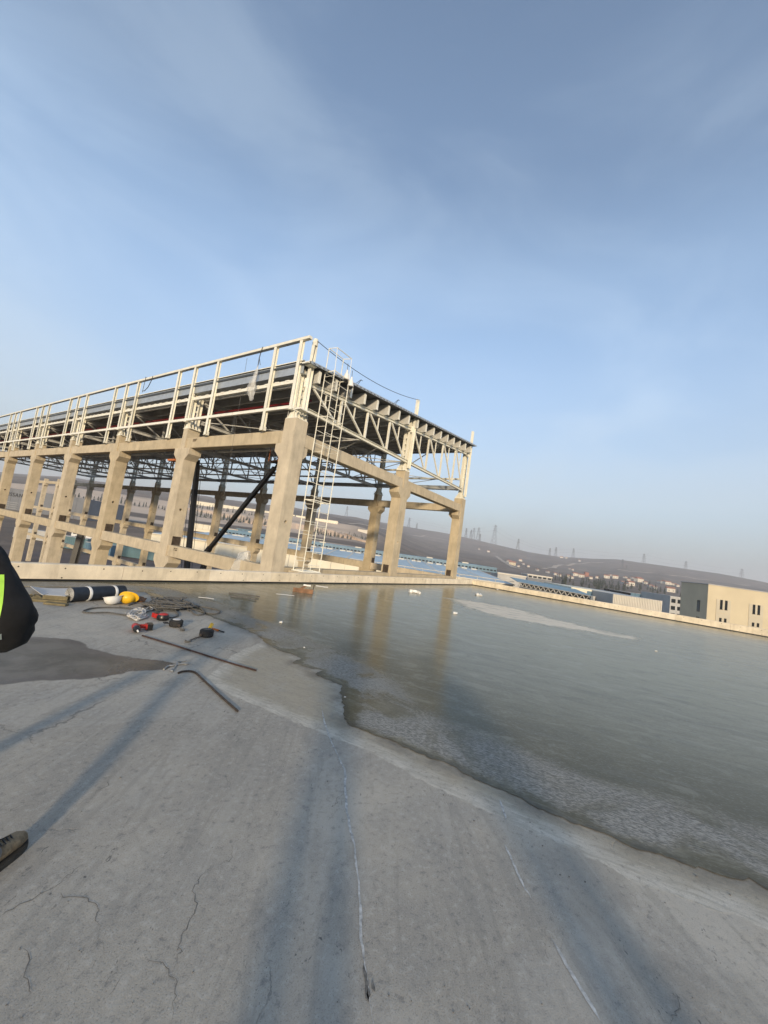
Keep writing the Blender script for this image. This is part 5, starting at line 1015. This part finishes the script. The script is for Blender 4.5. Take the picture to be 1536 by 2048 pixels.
# grey rope heap
r = random.Random(11); rp = []
path = [(262,1218),(240,1217),(205,1217),(180,1219),(166,1225),(180,1228),(215,1228),(250,1232),(275,1231),(300,1224),(318,1214)]
for i in range(46):
    a_ = i*2.4+r.uniform(-.5, .5); path.append((338+r.uniform(24, 62)*math.cos(a_)*(1 if i % 3 else 1.15), 1214+r.uniform(6, 15)*math.sin(a_)+.05*40*math.cos(a_)))
path += [(380,1222),(392,1231),(408,1229),(402,1219),(385,1213),(398,1215),(425,1219),(439,1224),(436,1229),(420,1229),(395,1222),(370,1216),(350,1220),(356,1232),(342,1237),(322,1234),(308,1228),(330,1220),(345,1205),(330,1203),(350,1200)]
P3 = []
for i, (u, v) in enumerate(path): P3.append(G(u, v)+Vector((0,0,.015+ (r.uniform(0,.07) if 12 < i < 56 else r.uniform(0, .012)))))
MB_ = MB().tube(smooth_path(P3, 7), .0125, 7); t = MB_.build('rope_heap', MT['rope'], smooth=True); tag(t, 'heap of tangled thick grey rope in the middle of the tools', 'rope')
path = [(238,1215),(262,1219),(285,1215),(300,1210),(275,1207),(256,1212)]
o = MB().tube(smooth_path([G(u, v)+Vector((0,0,.012)) for u, v in path], 6), .011, 7).build('rope_piece', MT['rope'], smooth=True); tag(o, 'short loop of grey rope in front of the two hard hats', 'rope')
o = MB().tube([G(330,1199)+Vector((0,0,.05)), G(352,1198.5)+Vector((0,0,.03)), G(374,1197)+Vector((0,0,.015))], .011, 6).build('steel_bar', MT['rope']); tag(o, 'short straight grey bar sticking out behind the rope heap', 'bar')
# white rope hank
path = []; r = random.Random(4)
for i in range(40): a_ = i*1.9+r.uniform(-.4, .4); path.append(G(275+r.uniform(10,24)*math.cos(a_), 1234+r.uniform(4,10)*math.sin(a_))+Vector((0,0,.012+r.uniform(0,.07))))
o = MB().tube(smooth_path(path, 6), .0075, 6).build('rope_hank', MT['whiterope'], smooth=True); tag(o, 'bundle of white rope just behind the red drill', 'rope')
o = MB().tube(smooth_path([G(u, v)+Vector((0,0,.035)) for u, v in ((262,1224),(275,1219),(290,1222),(298,1217),(305,1222),(285,1226),(270,1221),(250,1230))], 6), .006, 6).build('rope_strand', MT['whiterope'], smooth=True); tag(o, 'loose pale rope strand on top of the grey rope loop', 'rope')
# drill
p = G(270, 1262); t = thing('drill', 'red and black cordless drill with a white bit lying beside the long rod', 'drill', (p.x, p.y, .055), YAW-1.05)
My = Matrix.Rotation(math.pi/2, 4, 'Y')
MB().lathe([(.0,-.10),(.035,-.098),(.046,-.07),(.048,.02),(.042,.05)], 16, My).build('motor_housing', MT['red'], t, True); MB().lathe([(.042,.05),(.047,.07),(.045,.13),(.030,.16),(.020,.19),(0,.19)], 16, My).build('chuck', MT['black'], t, True); MB().lathe([(.012,.18),(.012,.26),(.004,.27)], 8, My).build('bit', MT['white'], t, True)
MB().prism([(-.075,-.02),(-.02,-.02),(-.035,.16),(-.09,.16)], 'z', -.028, .024).build('handle', MT['red'], t); MB().box(-.13,.0,.15,.22,-.05,.035).build('battery', MT['black'], t); MB().box(-.11,-.01,.128,.15,-.045,.03).build('battery_mount', MT['red'], t)
# rotate so that the drill points to the camera side
t.rotation_euler = (0, 0, YAW-math.pi/2-.9)
p = G(325, 1240); t = thing('impact_driver', 'red and black power tool with a round body in front of the rope heap', 'power tool', (p.x, p.y, .004), YAW-.2)
MB().lathe([(.085,0),(.095,.015),(.095,.05),(.08,.085),(.04,.10),(0,.105)], 18).build('body', MT['black'], t, True); MB().lathe([(.088,.045),(.09,.055),(.07,.095),(.03,.11),(0,.112)], 18).build('red_cover', MT['red'], t, True); MB().prism([(-.05,.05),(.05,.04),(.06,.19),(-.02,.20)], 'z', .015, .085).build('handle', MT['red'], t); MB().box(-.035,.035,.1,.16,.086,.092).build('grip_pad', MT['black'], t)
# two lifting blocks
def block(label, u, v, rz, chain, hook, name='lifting_block', handle=False):
    p = G(u, v); t = thing(name, label, 'lifting gear', (p.x, p.y, .004), rz, 'black lifting gear on the deck')
    MB().lathe([(.085,0),(.10,.015),(.10,.085),(.085,.10),(0,.105)], 18).build('housing', MT['rubber'], t, True); MB().lathe([(0,.106),(.06,.106),(.055,.112),(0,.114)], 16).build('cap_plate', MT['rope' if handle else 'sheet'], t, True)
    MB().tube([(0,-.09,.05), (0,-.15,.045)], .02, 8).build('neck', MT['rust2'], t, True)
    for i in range(chain):
        y = -.17-i*.042; MB().tube([(.011*math.cos(a_) if i % 2 else 0, y+.024*math.sin(a_), .02+(0 if i % 2 else .011*math.cos(a_))) for a_ in np.linspace(0, 5.5, 9)], .005, 5, True).build('chain_link', MT['rust2'], t, True)
    y = -.17-chain*.042; MB().tube(smooth_path([(0,y+.02,.018),(0,y-.03,.018),(.03,y-.06,.018),(.025,y-.11,.018),(-.015,y-.12,.018),(-.03,y-.085,.018)], 4), [.011]*21, 6).build('hook', MT['rope'], t, True)
    if not handle: MB().tube([(-.1,0,.05),(-.16,.02,.05),(-.165,.07,.05),(-.1,.06,.05)], .01, 6).build('bail', MT['black'], t, True)
    return t
block('black lifting block with a pale cap and short hook left of the yellow handled hoist', 351, 1253, -.2, 1, 1)
t = block('round black lever hoist with chain and yellow handle lying on the deck', 412, 1273, -1.15, 4, 1, 'lever_hoist', True)
pd = G(427, 1256)-G(412, 1273); lv_ = Matrix.Rotation(1.15, 4, 'Z') @ Vector((pd.x, pd.y, 0)); q0 = lv_.normalized()
MB().tube([q0*.09+Vector((0,0,.06)), q0*.2+Vector((0,0,.075))], .014, 8).build('lever_neck', MT['black'], t, True); MB().tube([q0*.18+Vector((0,0,.075)), q0*.20+Vector((0,0,.078)), q0*.33+Vector((0,0,.1)), q0*.36+Vector((0,0,.10))], [.018,.028,.03,.018], 10).build('lever_grip', MT['yellow'], t, True)
a_, b_ = G(424,1261)+Vector((0,0,.03)), G(448,1266)+Vector((0,0,.014)); m_ = a_.lerp(b_, .55)
t = thing('screwdriver', 'orange and black screwdriver lying right of the lever hoist', 'screwdriver', (a_.x, a_.y, .004)); o_ = Vector((a_.x, a_.y, .004)); MB().tube([a_-o_, m_-o_], .016, 8).build('grip', MT['orange'], t, True); MB().tube([m_-o_, b_-o_], .011, 8).build('shaft', MT['black'], t, True)
# rods
def rod(name, label, uv, rad, m, n=8):
    pts = smooth_path([G(u, v)+Vector((0,0,rad+.003)) for u, v in uv], 6); q = []
    o = MB().tube(pts, rad, n).build(name, m, smooth=True); tag(o, label, 'rod'); return o, pts
rod('steel_rod', 'long straight rusty steel rod running from the drill to the right', [(284,1273),(340,1290),(400,1309),(460,1328),(512,1343)], .0105, MT['rust'])
o, pts = rod('rebar_rod', 'dark rebar rod bent at its left end lying nearest the viewer', [(356,1348),(366,1345),(380,1344.5),(391,1348),(404,1360),(420,1375),(440,1394),(475,1425)], .0095, MT['rust2'])
mb = MB(); rib = smooth_path(pts, 2)
for i in range(0, len(rib)-1, 2): d_ = (rib[i+1]-rib[i]).normalized(); mb.tube([rib[i], rib[i]+d_*.006], .0112, 7)
tag(mb.build('rib', MT['rust2'], o), kind='stuff')
mb = MB(); c_ = G(413, 1368)+Vector((0,0,.011)); d_ = (G(420,1375)-G(404,1360)).normalized(); s_d = Vector((-d_.y, d_.x, 0)); mb.tube([c_-s_d*.012+Vector((0,0,.01)), c_+Vector((0,0,.014)), c_-s_d*.05+Vector((0,0,.02)), c_-s_d*.075-d_*.02], .0025, 5); mb.build('tie_wire', MT['rust2'], o)
# spanners / wire clips beside the wet stain
t = thing('spanner', 'pale metal spanner crossed over another at the tip of the wet stain', 'spanner', tuple(G(350,1328))); o_ = G(350,1328)
pa = [G(u, v)+Vector((0,0,.012))-o_ for u, v in ((327,1341),(336,1334),(345,1333),(360,1330),(372,1329))]; MB().tube(smooth_path(pa, 5), .009, 6).build('shank', MT['spanner'], t, True); MB().lathe([(.014,-.006),(.03,-.006),(.03,.006),(.014,.006)], 12, Matrix.Translation(pa[-1])).build('ring', MT['spanner'], t, True)
t = thing('spanner', 'pale metal spanner with open jaw lying under the other one', 'spanner', tuple(G(348,1336))); o_ = G(348,1336)
pa = [G(u, v)+Vector((0,0,.028 if i == 2 else .010))-o_ for i, (u, v) in enumerate(((343,1341),(350,1335),(354,1329),(360,1325),(372,1322)))]; MB().tube(smooth_path(pa, 5), .009, 6).build('shank', MT['spanner'], t, True); MB().tube(smooth_path([pa[0]+Vector((.03,.01,0)), pa[0], pa[0]+Vector((-.02,-.03,0)), pa[0]+Vector((-.01,-.055,0))], 4), .010, 6).build('jaw', MT['spanner'], t, True)
# flotsam frozen into the ice
p = G(606, 1185); t = thing('wooden_crate_board', 'wet orange brown board with scraps on it frozen in near the parapet', 'board', (p.x, p.y, .006), YAW-1.45)
Ew = (G(625,1186)-G(586,1181)).length
MB().box(-Ew/2,Ew/2,-.12,.12,0,.10).build('board', MT['wood'], t); MB().box(-Ew/2,Ew/2,-.14,-.121,.0,.13).build('edge_batten', MT['wood'], t); MB().bar((-.1,.02,.1),(.12,.06,.24),.08,.05).build('scrap', MT['wood'], t); MB().box(-.02,.2,.0,.1,.2,.24).build('paper', MT['white'], t); MB().tube([(Ew/2-.02,0,.08),(Ew/2,0,.26)], .012, 5).build('nail', MT['rust'], t)
o = MB().box(-.22,.22,-.03,.03,0,.025).build('wood_strip', MT['sheet'], loc=G(644,1174)+Vector((0,0,.006)), rot=(0,0,YAW-1.5)); tag(o, 'pale wooden strip lying by the parapet right of the orange board', 'strip')
for i, (u, v, l_, rz_, lb, m_) in enumerate(((488,1192,.75,-1.5,'dark stick frozen in the ice left of the corner column reflection','rope'),(487,1198,.62,-1.48,'shorter dark stick in front of the other one in the ice','rope'),(570,1192,.5,-1.45,'pale thin stick lying on the ice left of the orange board','sheet'),(412,1199,.35,-1.6,'pale thin chip lying on the dark wet strip behind the rope heap','sheet'))):
    o = MB().tube([(-l_/2,0,.02),(0,.02,.028),(l_/2,0,.03)], .02 if m_ == 'rope' else .008, 6).build('stick', MT[m_], loc=G(u, v)+Vector((0,0,.006)), rot=(0,0,YAW+rz_)); tag(o, lb, 'stick')
def lump(label, u, v, sz, seed, n=3, name='foam_lump'):
    p = G(u, v); r = random.Random(seed); t = thing(name, label, 'foam debris', (p.x, p.y, .006), YAW-1.5, 'white foam debris on the ice')
    for i in range(n):
        s = sz*(1-.25*i/n)*r.uniform(.7, 1.0); c = (r.uniform(-.5, .5)*sz*n*.45, r.uniform(-.2, .2)*sz, 0)
        bm = bmesh.new(); bmesh.ops.create_cube(bm, size=1.0); bmesh.ops.subdivide_edges(bm, edges=bm.edges[:], cuts=1, use_grid_fill=True); rot = Matrix.Rotation(r.uniform(0, 6), 3, 'Z') @ Matrix.Rotation(r.uniform(-.5, .5), 3, 'X'); dim = Vector((r.uniform(1.0, 1.9), r.uniform(.6, 1.2), r.uniform(.5, 1.1)))*s
        for v_ in bm.verts: q_ = rot @ Vector((v_.co.x*dim.x, v_.co.y*dim.y, v_.co.z*dim.z))*(1+r.uniform(-.22, .22)); v_.co = Vector((q_.x, q_.y, max(0, q_.z+dim.z*.42)))+Vector(c)
        me = bpy.data.meshes.new('foam_piece'); bm.to_mesh(me); bm.free(); ob('foam_piece', me, MT['white'], t)
lump('broken white foam pieces in a short row on the ice near the parapet', 830, 1186, .15, 1, 6); lump('small white foam lump on the ice nearest the right parapet corner', 956, 1191, .13, 2, 3); lump('single round white foam lump in the middle of the ice', 908, 1228, .085, 3, 3); lump('tiny white chip on the ice below the right parapet', 1312, 1303, .03, 5, 1, 'foam_chip'); lump('tiny white foam scrap on the ice left of the reflections', 561, 1246, .035, 6, 3, 'foam_scrap'); lump('tiny white bead at the edge of the ice', 690, 1396, .018, 7, 1, 'foam_bead'); lump('tiny pale bead on the ice in front of the corner column', 608, 1296, .02, 8, 1, 'foam_bead'); lump('pale foam scrap lying against the right parapet', 995, 1180, .08, 9, 2, 'foam_scrap')
# pebbles
mb = MB(); r = random.Random(9); pe = bpy.data.meshes.new('pebble'); bm = bmesh.new(); bmesh.ops.create_icosphere(bm, subdivisions=1, radius=1); [setattr(v_, 'co', Vector((v_.co.x*1.2, v_.co.y, v_.co.z*.6))*(1+r.uniform(-.2, .2))) for v_ in bm.verts]; bm.to_mesh(pe); bm.free()
allv = []; allf = []; bv = [v_.co.copy() for v_ in pe.vertices]; bf = [tuple(f.vertices) for f in pe.polygons]
PX = [(617,1506),(594,1530),(546,1545),(655,1563),(536,1568),(241,1556),(887,1590),(842,1543),(1085,1692),(1120,1750),(1138,1754),(1170,1764),(1393,1753),(1482,1756),(1460,1790),(1330,1806),(982,1570),(1060,1645),(988,1664),(948,1642)]
for i in range(130): PX.append((r.uniform(0, 1536), r.uniform(1400, 2040)))
for u, v in PX[:]:
    if (u, v) not in PX[:20] and G(u, v).x > 2.6: continue
    s = r.uniform(.003, .007) if (u, v) in PX[:20] else r.uniform(.0012, .0032); c = G(u, v)+Vector((0,0,s*.4)); n = len(allv); allv += [c+q*s for q in bv]; allf += [tuple(i+n for i in f) for f in bf]
tag(MB().add(allv, allf).build('grit', MT['crack']), 'dark grit and pebbles scattered on the concrete deck', 'grit', kind='stuff')

# ------------------------------------------------------------------ people
def person(label, pos, rz, J, rad, edges, mats, extra=None, hat='hair'):
    t = thing('person', label, 'person', pos, rz, 'people on the roof'); names = list(J); idx = {n: i for i, n in enumerate(names)}
    me = bpy.data.meshes.new('sk'); me.from_pydata([J[n] for n in names], [(idx[a], idx[b]) for a, b in edges], []); o = ob('sk', me)
    md = o.modifiers.new('skin', 'SKIN'); md.use_smooth_shade = True; md.branch_smoothing = .4
    for n in names: sv = me.skin_vertices[0].data[idx[n]]; r_ = rad[n]; sv.radius = (r_, r_) if not isinstance(r_, tuple) else r_; sv.use_root = n == 'pelvis'
    o.modifiers.new('sub', 'SUBSURF').levels = 2; dg = bpy.context.evaluated_depsgraph_get(); dg.update(); m2 = bpy.data.meshes.new_from_object(o.evaluated_get(dg)); bpy.data.objects.remove(o)
    m2.materials.clear(); keys = sorted(set(mats.values())); [m2.materials.append(MT[k_]) for k_ in keys]
    seg = [(Vector(J[a]), Vector(J[b]), mats.get((a, b), 'jacket')) for a, b in edges]
    for f in m2.polygons:
        c = f.center; best = (9, 'jacket')
        for a, b, m_ in seg: d = b-a; q = max(0, min(1, (c-a).dot(d)/d.length_squared)); best = min(best, ((a+d*q-c).length, m_))
        f.material_index = keys.index(best[1]); f.use_smooth = True
    for v_ in m2.vertices:                     # cloth folds
        c = v_.co; zz = c.z; v_.co = c+v_.normal*(.006*math.sin(zz*38+c.x*23)+.005*math.sin(zz*61-c.y*47+c.x*31)+.004*math.sin(c.y*83+zz*27))*(1 if zz < 1.45 else 0)
    m2.name = 'body'; ob('body', m2, None, t); hd = Vector(J['head'])
    # face
    f_ = MB(); 
    for s in (-1, 1): f_.lathe([(0,-.008),(.011,-.004),(.012,.004),(0,.010)], 8, Matrix.Translation(hd+Vector((s*.032,.088,.0))) @ Matrix.Rotation(-math.pi/2, 4, 'X'))
    f_.build('eye', MT['white'], t, True); MB().tube([hd+Vector((0,.088,.01)), hd+Vector((0,.112,-.028)), hd+Vector((0,.095,-.038))], [.008,.014,.010], 8).build('nose', MT['skin'], t, True); MB().tube([hd+Vector((-.024,.082,-.062)), hd+Vector((0,.092,-.06)), hd+Vector((.024,.082,-.062))], .005, 6).build('mouth', MT['red'], t, True)
    for s in (-1, 1): MB().lathe([(0,-.006),(.026,-.004),(.024,.006),(0,.004)], 10, Matrix.Translation(hd+Vector((s*.082,0,-.005))) @ Matrix.Rotation(math.pi/2, 4, 'Y')).build('ear', MT['skin'], t, True)
    MB().lathe([(.098,.015),(.101,.05),(.088,.09),(.05,.118),(0,.125)], 16, Matrix.Translation(hd+Vector((0,-.012,0)))).build('hair', MT['hair'], t, True)
    return t
def shoe(t, x, y, rz):
    rings = []; Ls = [(-.13,.030,.085),(-.115,.038,.10),(-.06,.040,.105),(-.01,.040,.095),(.05,.046,.075),(.10,.048,.062),(.135,.040,.052),(.155,.022,.040)]; n = 12; vs = []
    for (yy, hw, hh) in Ls:
        for j in range(n): a_ = 2*math.pi*j/n; vs.append((hw*math.cos(a_), yy, max(.022, .022+hh*.5+hh*.5*math.sin(a_))))
    fs = [(i*n+j, i*n+(j+1) % n, (i+1)*n+(j+1) % n, (i+1)*n+j) for i in range(len(Ls)-1) for j in range(n)]+[tuple(range(n)), tuple(range((len(Ls)-1)*n, len(Ls)*n))[::-1]]
    o = MB().add(vs, fs).build('shoe', MT['shoe'], t, True, (x, y, 0), (0,0,rz)); pts = [(hw+.006, yy) for yy, hw, _ in Ls]+[(0, .168)]+[(-hw-.006, yy) for yy, hw, _ in Ls[::-1]]; MB().prism(pts, 'z', .002, .027).build('sole', MT['sole'], o)
    lc = MB()
    for q in range(4): yy = .0+q*.022; zt_ = .022+[.095,.088,.080,.073][q]; lc.tube([(-.026,yy,zt_-.014),(0,yy+.006,zt_+.003),(.026,yy,zt_-.014)], .0032, 5)
    lc.build('lace', MT['black'], o, True); MB().tube([(-.043,.075,.04),(-.03,.10,.062),(0,.108,.072),(.03,.10,.062),(.043,.075,.04)], .003, 5).build('toe_seam', MT['sole'], o, True)
def hands(J, rad, edges, mats, s, w_, palm, fd, side):
    # palm, four unequal fingers and a thumb leaving the side of the palm
    W_ = Vector(J[w_]); p = Vector(palm); fd = Vector(fd).normalized(); sd = Vector(side).normalized(); J[s+'palm'] = tuple(p); rad[s+'palm'] = (.034,.022); edges.append((w_, s+'palm')); mats[(w_, s+'palm')] = 'skin'
    for q, (l_, of) in enumerate(((.07,-.03),(.08,-.01),(.075,.01),(.058,.03))):
        a_ = p+sd*of+fd*.035; b_ = a_+fd*l_*.55+Vector((0,0,-.012)); c_ = b_+fd*l_*.35+Vector((0,0,-.03)); k1, k2, k3 = (f'{s}f{q}{x}' for x in 'abc')
        for k_, pt, r_ in ((k1, a_, .010), (k2, b_, .009), (k3, c_, .0078)): J[k_] = tuple(pt); rad[k_] = r_
        for e_ in ((s+'palm', k1), (k1, k2), (k2, k3)): edges.append(e_); mats[e_] = 'skin'
    a_ = p-sd*.04-fd*.01; b_ = a_-sd*.02+fd*.035; J[s+'ta'] = tuple(a_); J[s+'tb'] = tuple(b_); rad[s+'ta'] = .012; rad[s+'tb'] = .0095
    for e_ in ((s+'palm', s+'ta'), (s+'ta', s+'tb')): edges.append(e_); mats[e_] = 'skin'
def base_body(rx=.10, lx=-.10, puff=1.0):
    J = dict(pelvis=(0,0,.95), belly=(0,.01,1.10), chest=(0,.01,1.30), neck=(0,0,1.47), chin=(0,.03,1.56), head=(0,.03,1.64), crown=(0,.015,1.70), rsh=(.18,0,1.40), lsh=(-.18,0,1.40), rhip=(.10,0,.90), lhip=(-.10,0,.90), rkn=((rx+.10)/2+.02,.03,.50), lkn=((lx-.10)/2-.02,.03,.50), ran=(rx,-.04,.12), lan=(lx,-.04,.12), rtoe=(rx,.03,.05), ltoe=(lx,.03,.05))
    rad = dict(pelvis=(.16*puff,.12*puff), belly=(.165*puff,.125*puff), chest=(.19*puff,.13*puff), neck=.065, chin=.072, head=(.080,.094), crown=.06, rsh=.085*puff, lsh=.085*puff, rhip=.095, lhip=.095, rkn=.068, lkn=.068, ran=.052, lan=.052, rtoe=.016, ltoe=.016)
    E_ = [('pelvis','belly'),('belly','chest'),('chest','neck'),('neck','chin'),('chin','head'),('head','crown'),('chest','rsh'),('chest','lsh'),('pelvis','rhip'),('pelvis','lhip'),('rhip','rkn'),('rkn','ran'),('lhip','lkn'),('lkn','lan'),('ran','rtoe'),('lan','ltoe')]
    m_ = {e_: 'jacket' for e_ in E_[:3]+E_[6:8]}; m_.update({e_: 'skin' for e_ in E_[3:6]}); m_.update({e_: 'trouser' for e_ in E_[8:]}); return J, rad, E_, m_
# worker at the left edge, hands in pockets, elbow out
J, rad, E_, mm = base_body(.48, -.30, 1.08)
J.update(neck=(-.05,0,1.47), chin=(-.09,.03,1.56), head=(-.10,.03,1.64), crown=(-.11,.015,1.70))
J.update(relb=(.355,-.03,1.085), rwr=(.15,.13,.97), lelb=(-.29,-.04,1.10), lwr=(-.18,.15,.95)); rad.update(relb=.108, rwr=.085, lelb=.11, lwr=.07, rsh=.085, lsh=.10); J['rkn'] = (.20,.03,.50); J['rsh'] = (.13,0,1.36); J['relb'] = (.335,-.045,1.12); rad['relb'] = .115; J['relc'] = (.325,.02,1.02); rad['relc'] = .112; J['rmid'] = (.25,-.015,1.22); rad['rmid'] = .098; E_.remove(('rsh','relb')) if ('rsh','relb') in E_ else None
for a_, b_ in (('rsh','rmid'),('rmid','relb'),('relb','relc'),('relc','rwr'),('lsh','lelb'),('lelb','lwr')): E_.append((a_, b_)); mm[(a_, b_)] = 'jacket'
hands(J, rad, E_, mm, 'r', 'rwr', (.06,.09,.96), (-.9,.0,-.3), (.7,0,-.3)); hands(J, rad, E_, mm, 'l', 'lwr', (-.13,.19,.90), (.5,.3,-.9), (.7,0,.3))
pos = W(-1.98, 1.88, 0); t = person('worker in black jacket with lime stripes cut off by the left edge, hands in pockets', (pos.x, pos.y, 0), RZ, J, rad, E_, mm)
shoe(t, .475, .02, .02); shoe(t, -.30, .0, .2)
def strip(t, name, pts, wd_, m, nrm=(0,-1,0)):
    vs = []; n = len(pts)
    for i, p in enumerate(pts): p = Vector(p); d = (Vector(pts[min(i+1, n-1)])-Vector(pts[max(i-1, 0)])).normalized(); s_ = d.cross(Vector(nrm)).normalized()*wd_/2; vs += [p+s_, p-s_, p-s_+Vector(nrm)*.004, p+s_+Vector(nrm)*.004]
    MB().add(vs, [(i*4+q, i*4+(q+1) % 4, (i+1)*4+(q+1) % 4, (i+1)*4+q) for i in range(n-1) for q in range(4)]+[(0,1,2,3), tuple((n-1)*4+q for q in (3,2,1,0))]).build(name, MT[m], t, True)
from mathutils.bvhtree import BVHTree
bo = [c for c in t.children if c.name.startswith('body')][0]; bpy.context.view_layer.update(); mw = t.matrix_world.copy(); bvh = BVHTree.FromPolygons([mw @ v_.co for v_ in bo.data.vertices], [tuple(f.vertices) for f in bo.data.polygons])
def tape(name, uv, m):                      # tape sewn on the jacket, laid on its surface
    rows = []
    for pair in uv:
        h_ = [bvh.ray_cast(EYE, ray(*q).normalized()) for q in pair]
        if all(x[0] is not None for x in h_): rows.append([(x[0]+x[1]*.004*(1 if x[1].dot(EYE-x[0]) > 0 else -1)) for x in h_])
    if len(rows) > 1:
        mi_ = mw.inverted(); n = len(rows[0]); vs = [mi_ @ p for r_ in rows for p in r_]; MB().add(vs, [(i*n+j, i*n+j+1, (i+1)*n+j+1, (i+1)*n+j) for i in range(len(rows)-1) for j in range(n-1)]).build(name, MT[m], t, True)
tape('lime_tape', [[(u*(1-.006*(v-1150))+dx, v) for u in (-10, -4, 2, 8)] for v, dx in ((1150,0),(1160,.5),(1175,1),(1190,1),(1205,0),(1220,-2),(1236,-4))], 'hivis')
tape('silver_tape', [[(u+dx-.09*(v-1150)*.6, v) for u in (-30, -22, -14, -7)] for v, dx in ((1150,0),(1175,1),(1200,0),(1225,-3))], 'silver')
tape('cuff_tape', [[(u, v) for u in (-20, -8, 1, 3)] for v in (1262, 1270, 1278)], 'silver')
#strip(t, 'waist_tape', [(-.15,-.15,1.03),(0,-.17,1.03),(.10,-.165,1.03),(.19,-.12,1.035)], .05, 'hivis', (0,-1,0))
MB().tube(smooth_path([(.20,-.06,.86),(.225,-.07,.83),(.225,-.07,.77),(.20,-.06,.74),(.18,-.06,.77),(.18,-.06,.83)], 5, True), .007, 6, True).build('carabiner', MT['red'], t, True)
# photographer just behind the viewpoint and a colleague to the right: their shadows fall on the deck
J, rad, E_, mm = base_body(.085, -.085, 1.06); rad.update(rkn=.088, lkn=.088, ran=.082, lan=.082)
J.update(relb=(.26,.06,1.14), rwr=(.10,.24,1.42), lelb=(-.26,.06,1.14), lwr=(-.10,.24,1.42)); rad.update(relb=.075, rwr=.05, lelb=.075, lwr=.05)
for a_, b_ in (('rsh','relb'),('relb','rwr'),('lsh','lelb'),('lelb','lwr')): E_.append((a_, b_)); mm[(a_, b_)] = 'jacket'
hands(J, rad, E_, mm, 'r', 'rwr', (.075,.27,1.50), (-.3,.05,1), (0,1,0)); hands(J, rad, E_, mm, 'l', 'lwr', (-.075,.27,1.50), (.3,.05,1), (0,1,0))
pos = W(.02, -.42, 0); t = person('person in black jacket standing just behind the viewpoint casting a shadow forward', (pos.x, pos.y, 0), RZ, J, rad, E_, mm); shoe(t, .08, .02, -.1); shoe(t, -.08, .0, .1)
J, rad, E_, mm = base_body(.085, -.085, 1.06); rad.update(rkn=.088, lkn=.088, ran=.082, lan=.082)
J.update(relb=(.25,-.03,1.12), rwr=(.25,.06,.88), lelb=(-.25,-.03,1.12), lwr=(-.25,.06,.88)); rad.update(relb=.07, rwr=.045, lelb=.07, lwr=.045)
for a_, b_ in (('rsh','relb'),('relb','rwr'),('lsh','lelb'),('lelb','lwr')): E_.append((a_, b_)); mm[(a_, b_)] = 'jacket'
hands(J, rad, E_, mm, 'r', 'rwr', (.25,.08,.80), (0,.1,-1), (0,1,0)); hands(J, rad, E_, mm, 'l', 'lwr', (-.25,.08,.80), (0,.1,-1), (0,1,0))
pos = W(1.40, -.75, 0); t = person('person in black jacket standing to the right behind the viewpoint casting a shadow forward', (pos.x, pos.y, 0), RZ+.1, J, rad, E_, mm); shoe(t, .08, .02, -.1); shoe(t, -.08, .0, .1)

# ------------------------------------------------------------------ haze
hz = MB().box(-9500, 9500, -9500, 9500, -13, 330).build('haze', None); tag(hz, 'thin pale winter haze over the plain and the hill', kind='stuff')
hm = bpy.data.materials.new('haze_air'); hm.use_nodes = True; tt = hm.node_tree; tt.nodes.clear(); o_ = nd(tt, 'ShaderNodeOutputMaterial'); pv = nd(tt, 'ShaderNodeVolumePrincipled')
pv.inputs['Color'].default_value = (0.93,0.95,1.0,1); pv.inputs['Density'].default_value = 0.00023; pv.inputs['Anisotropy'].default_value = 0.1; tt.links.new(pv.outputs[0], o_.inputs['Volume']); hz.data.materials.append(hm)
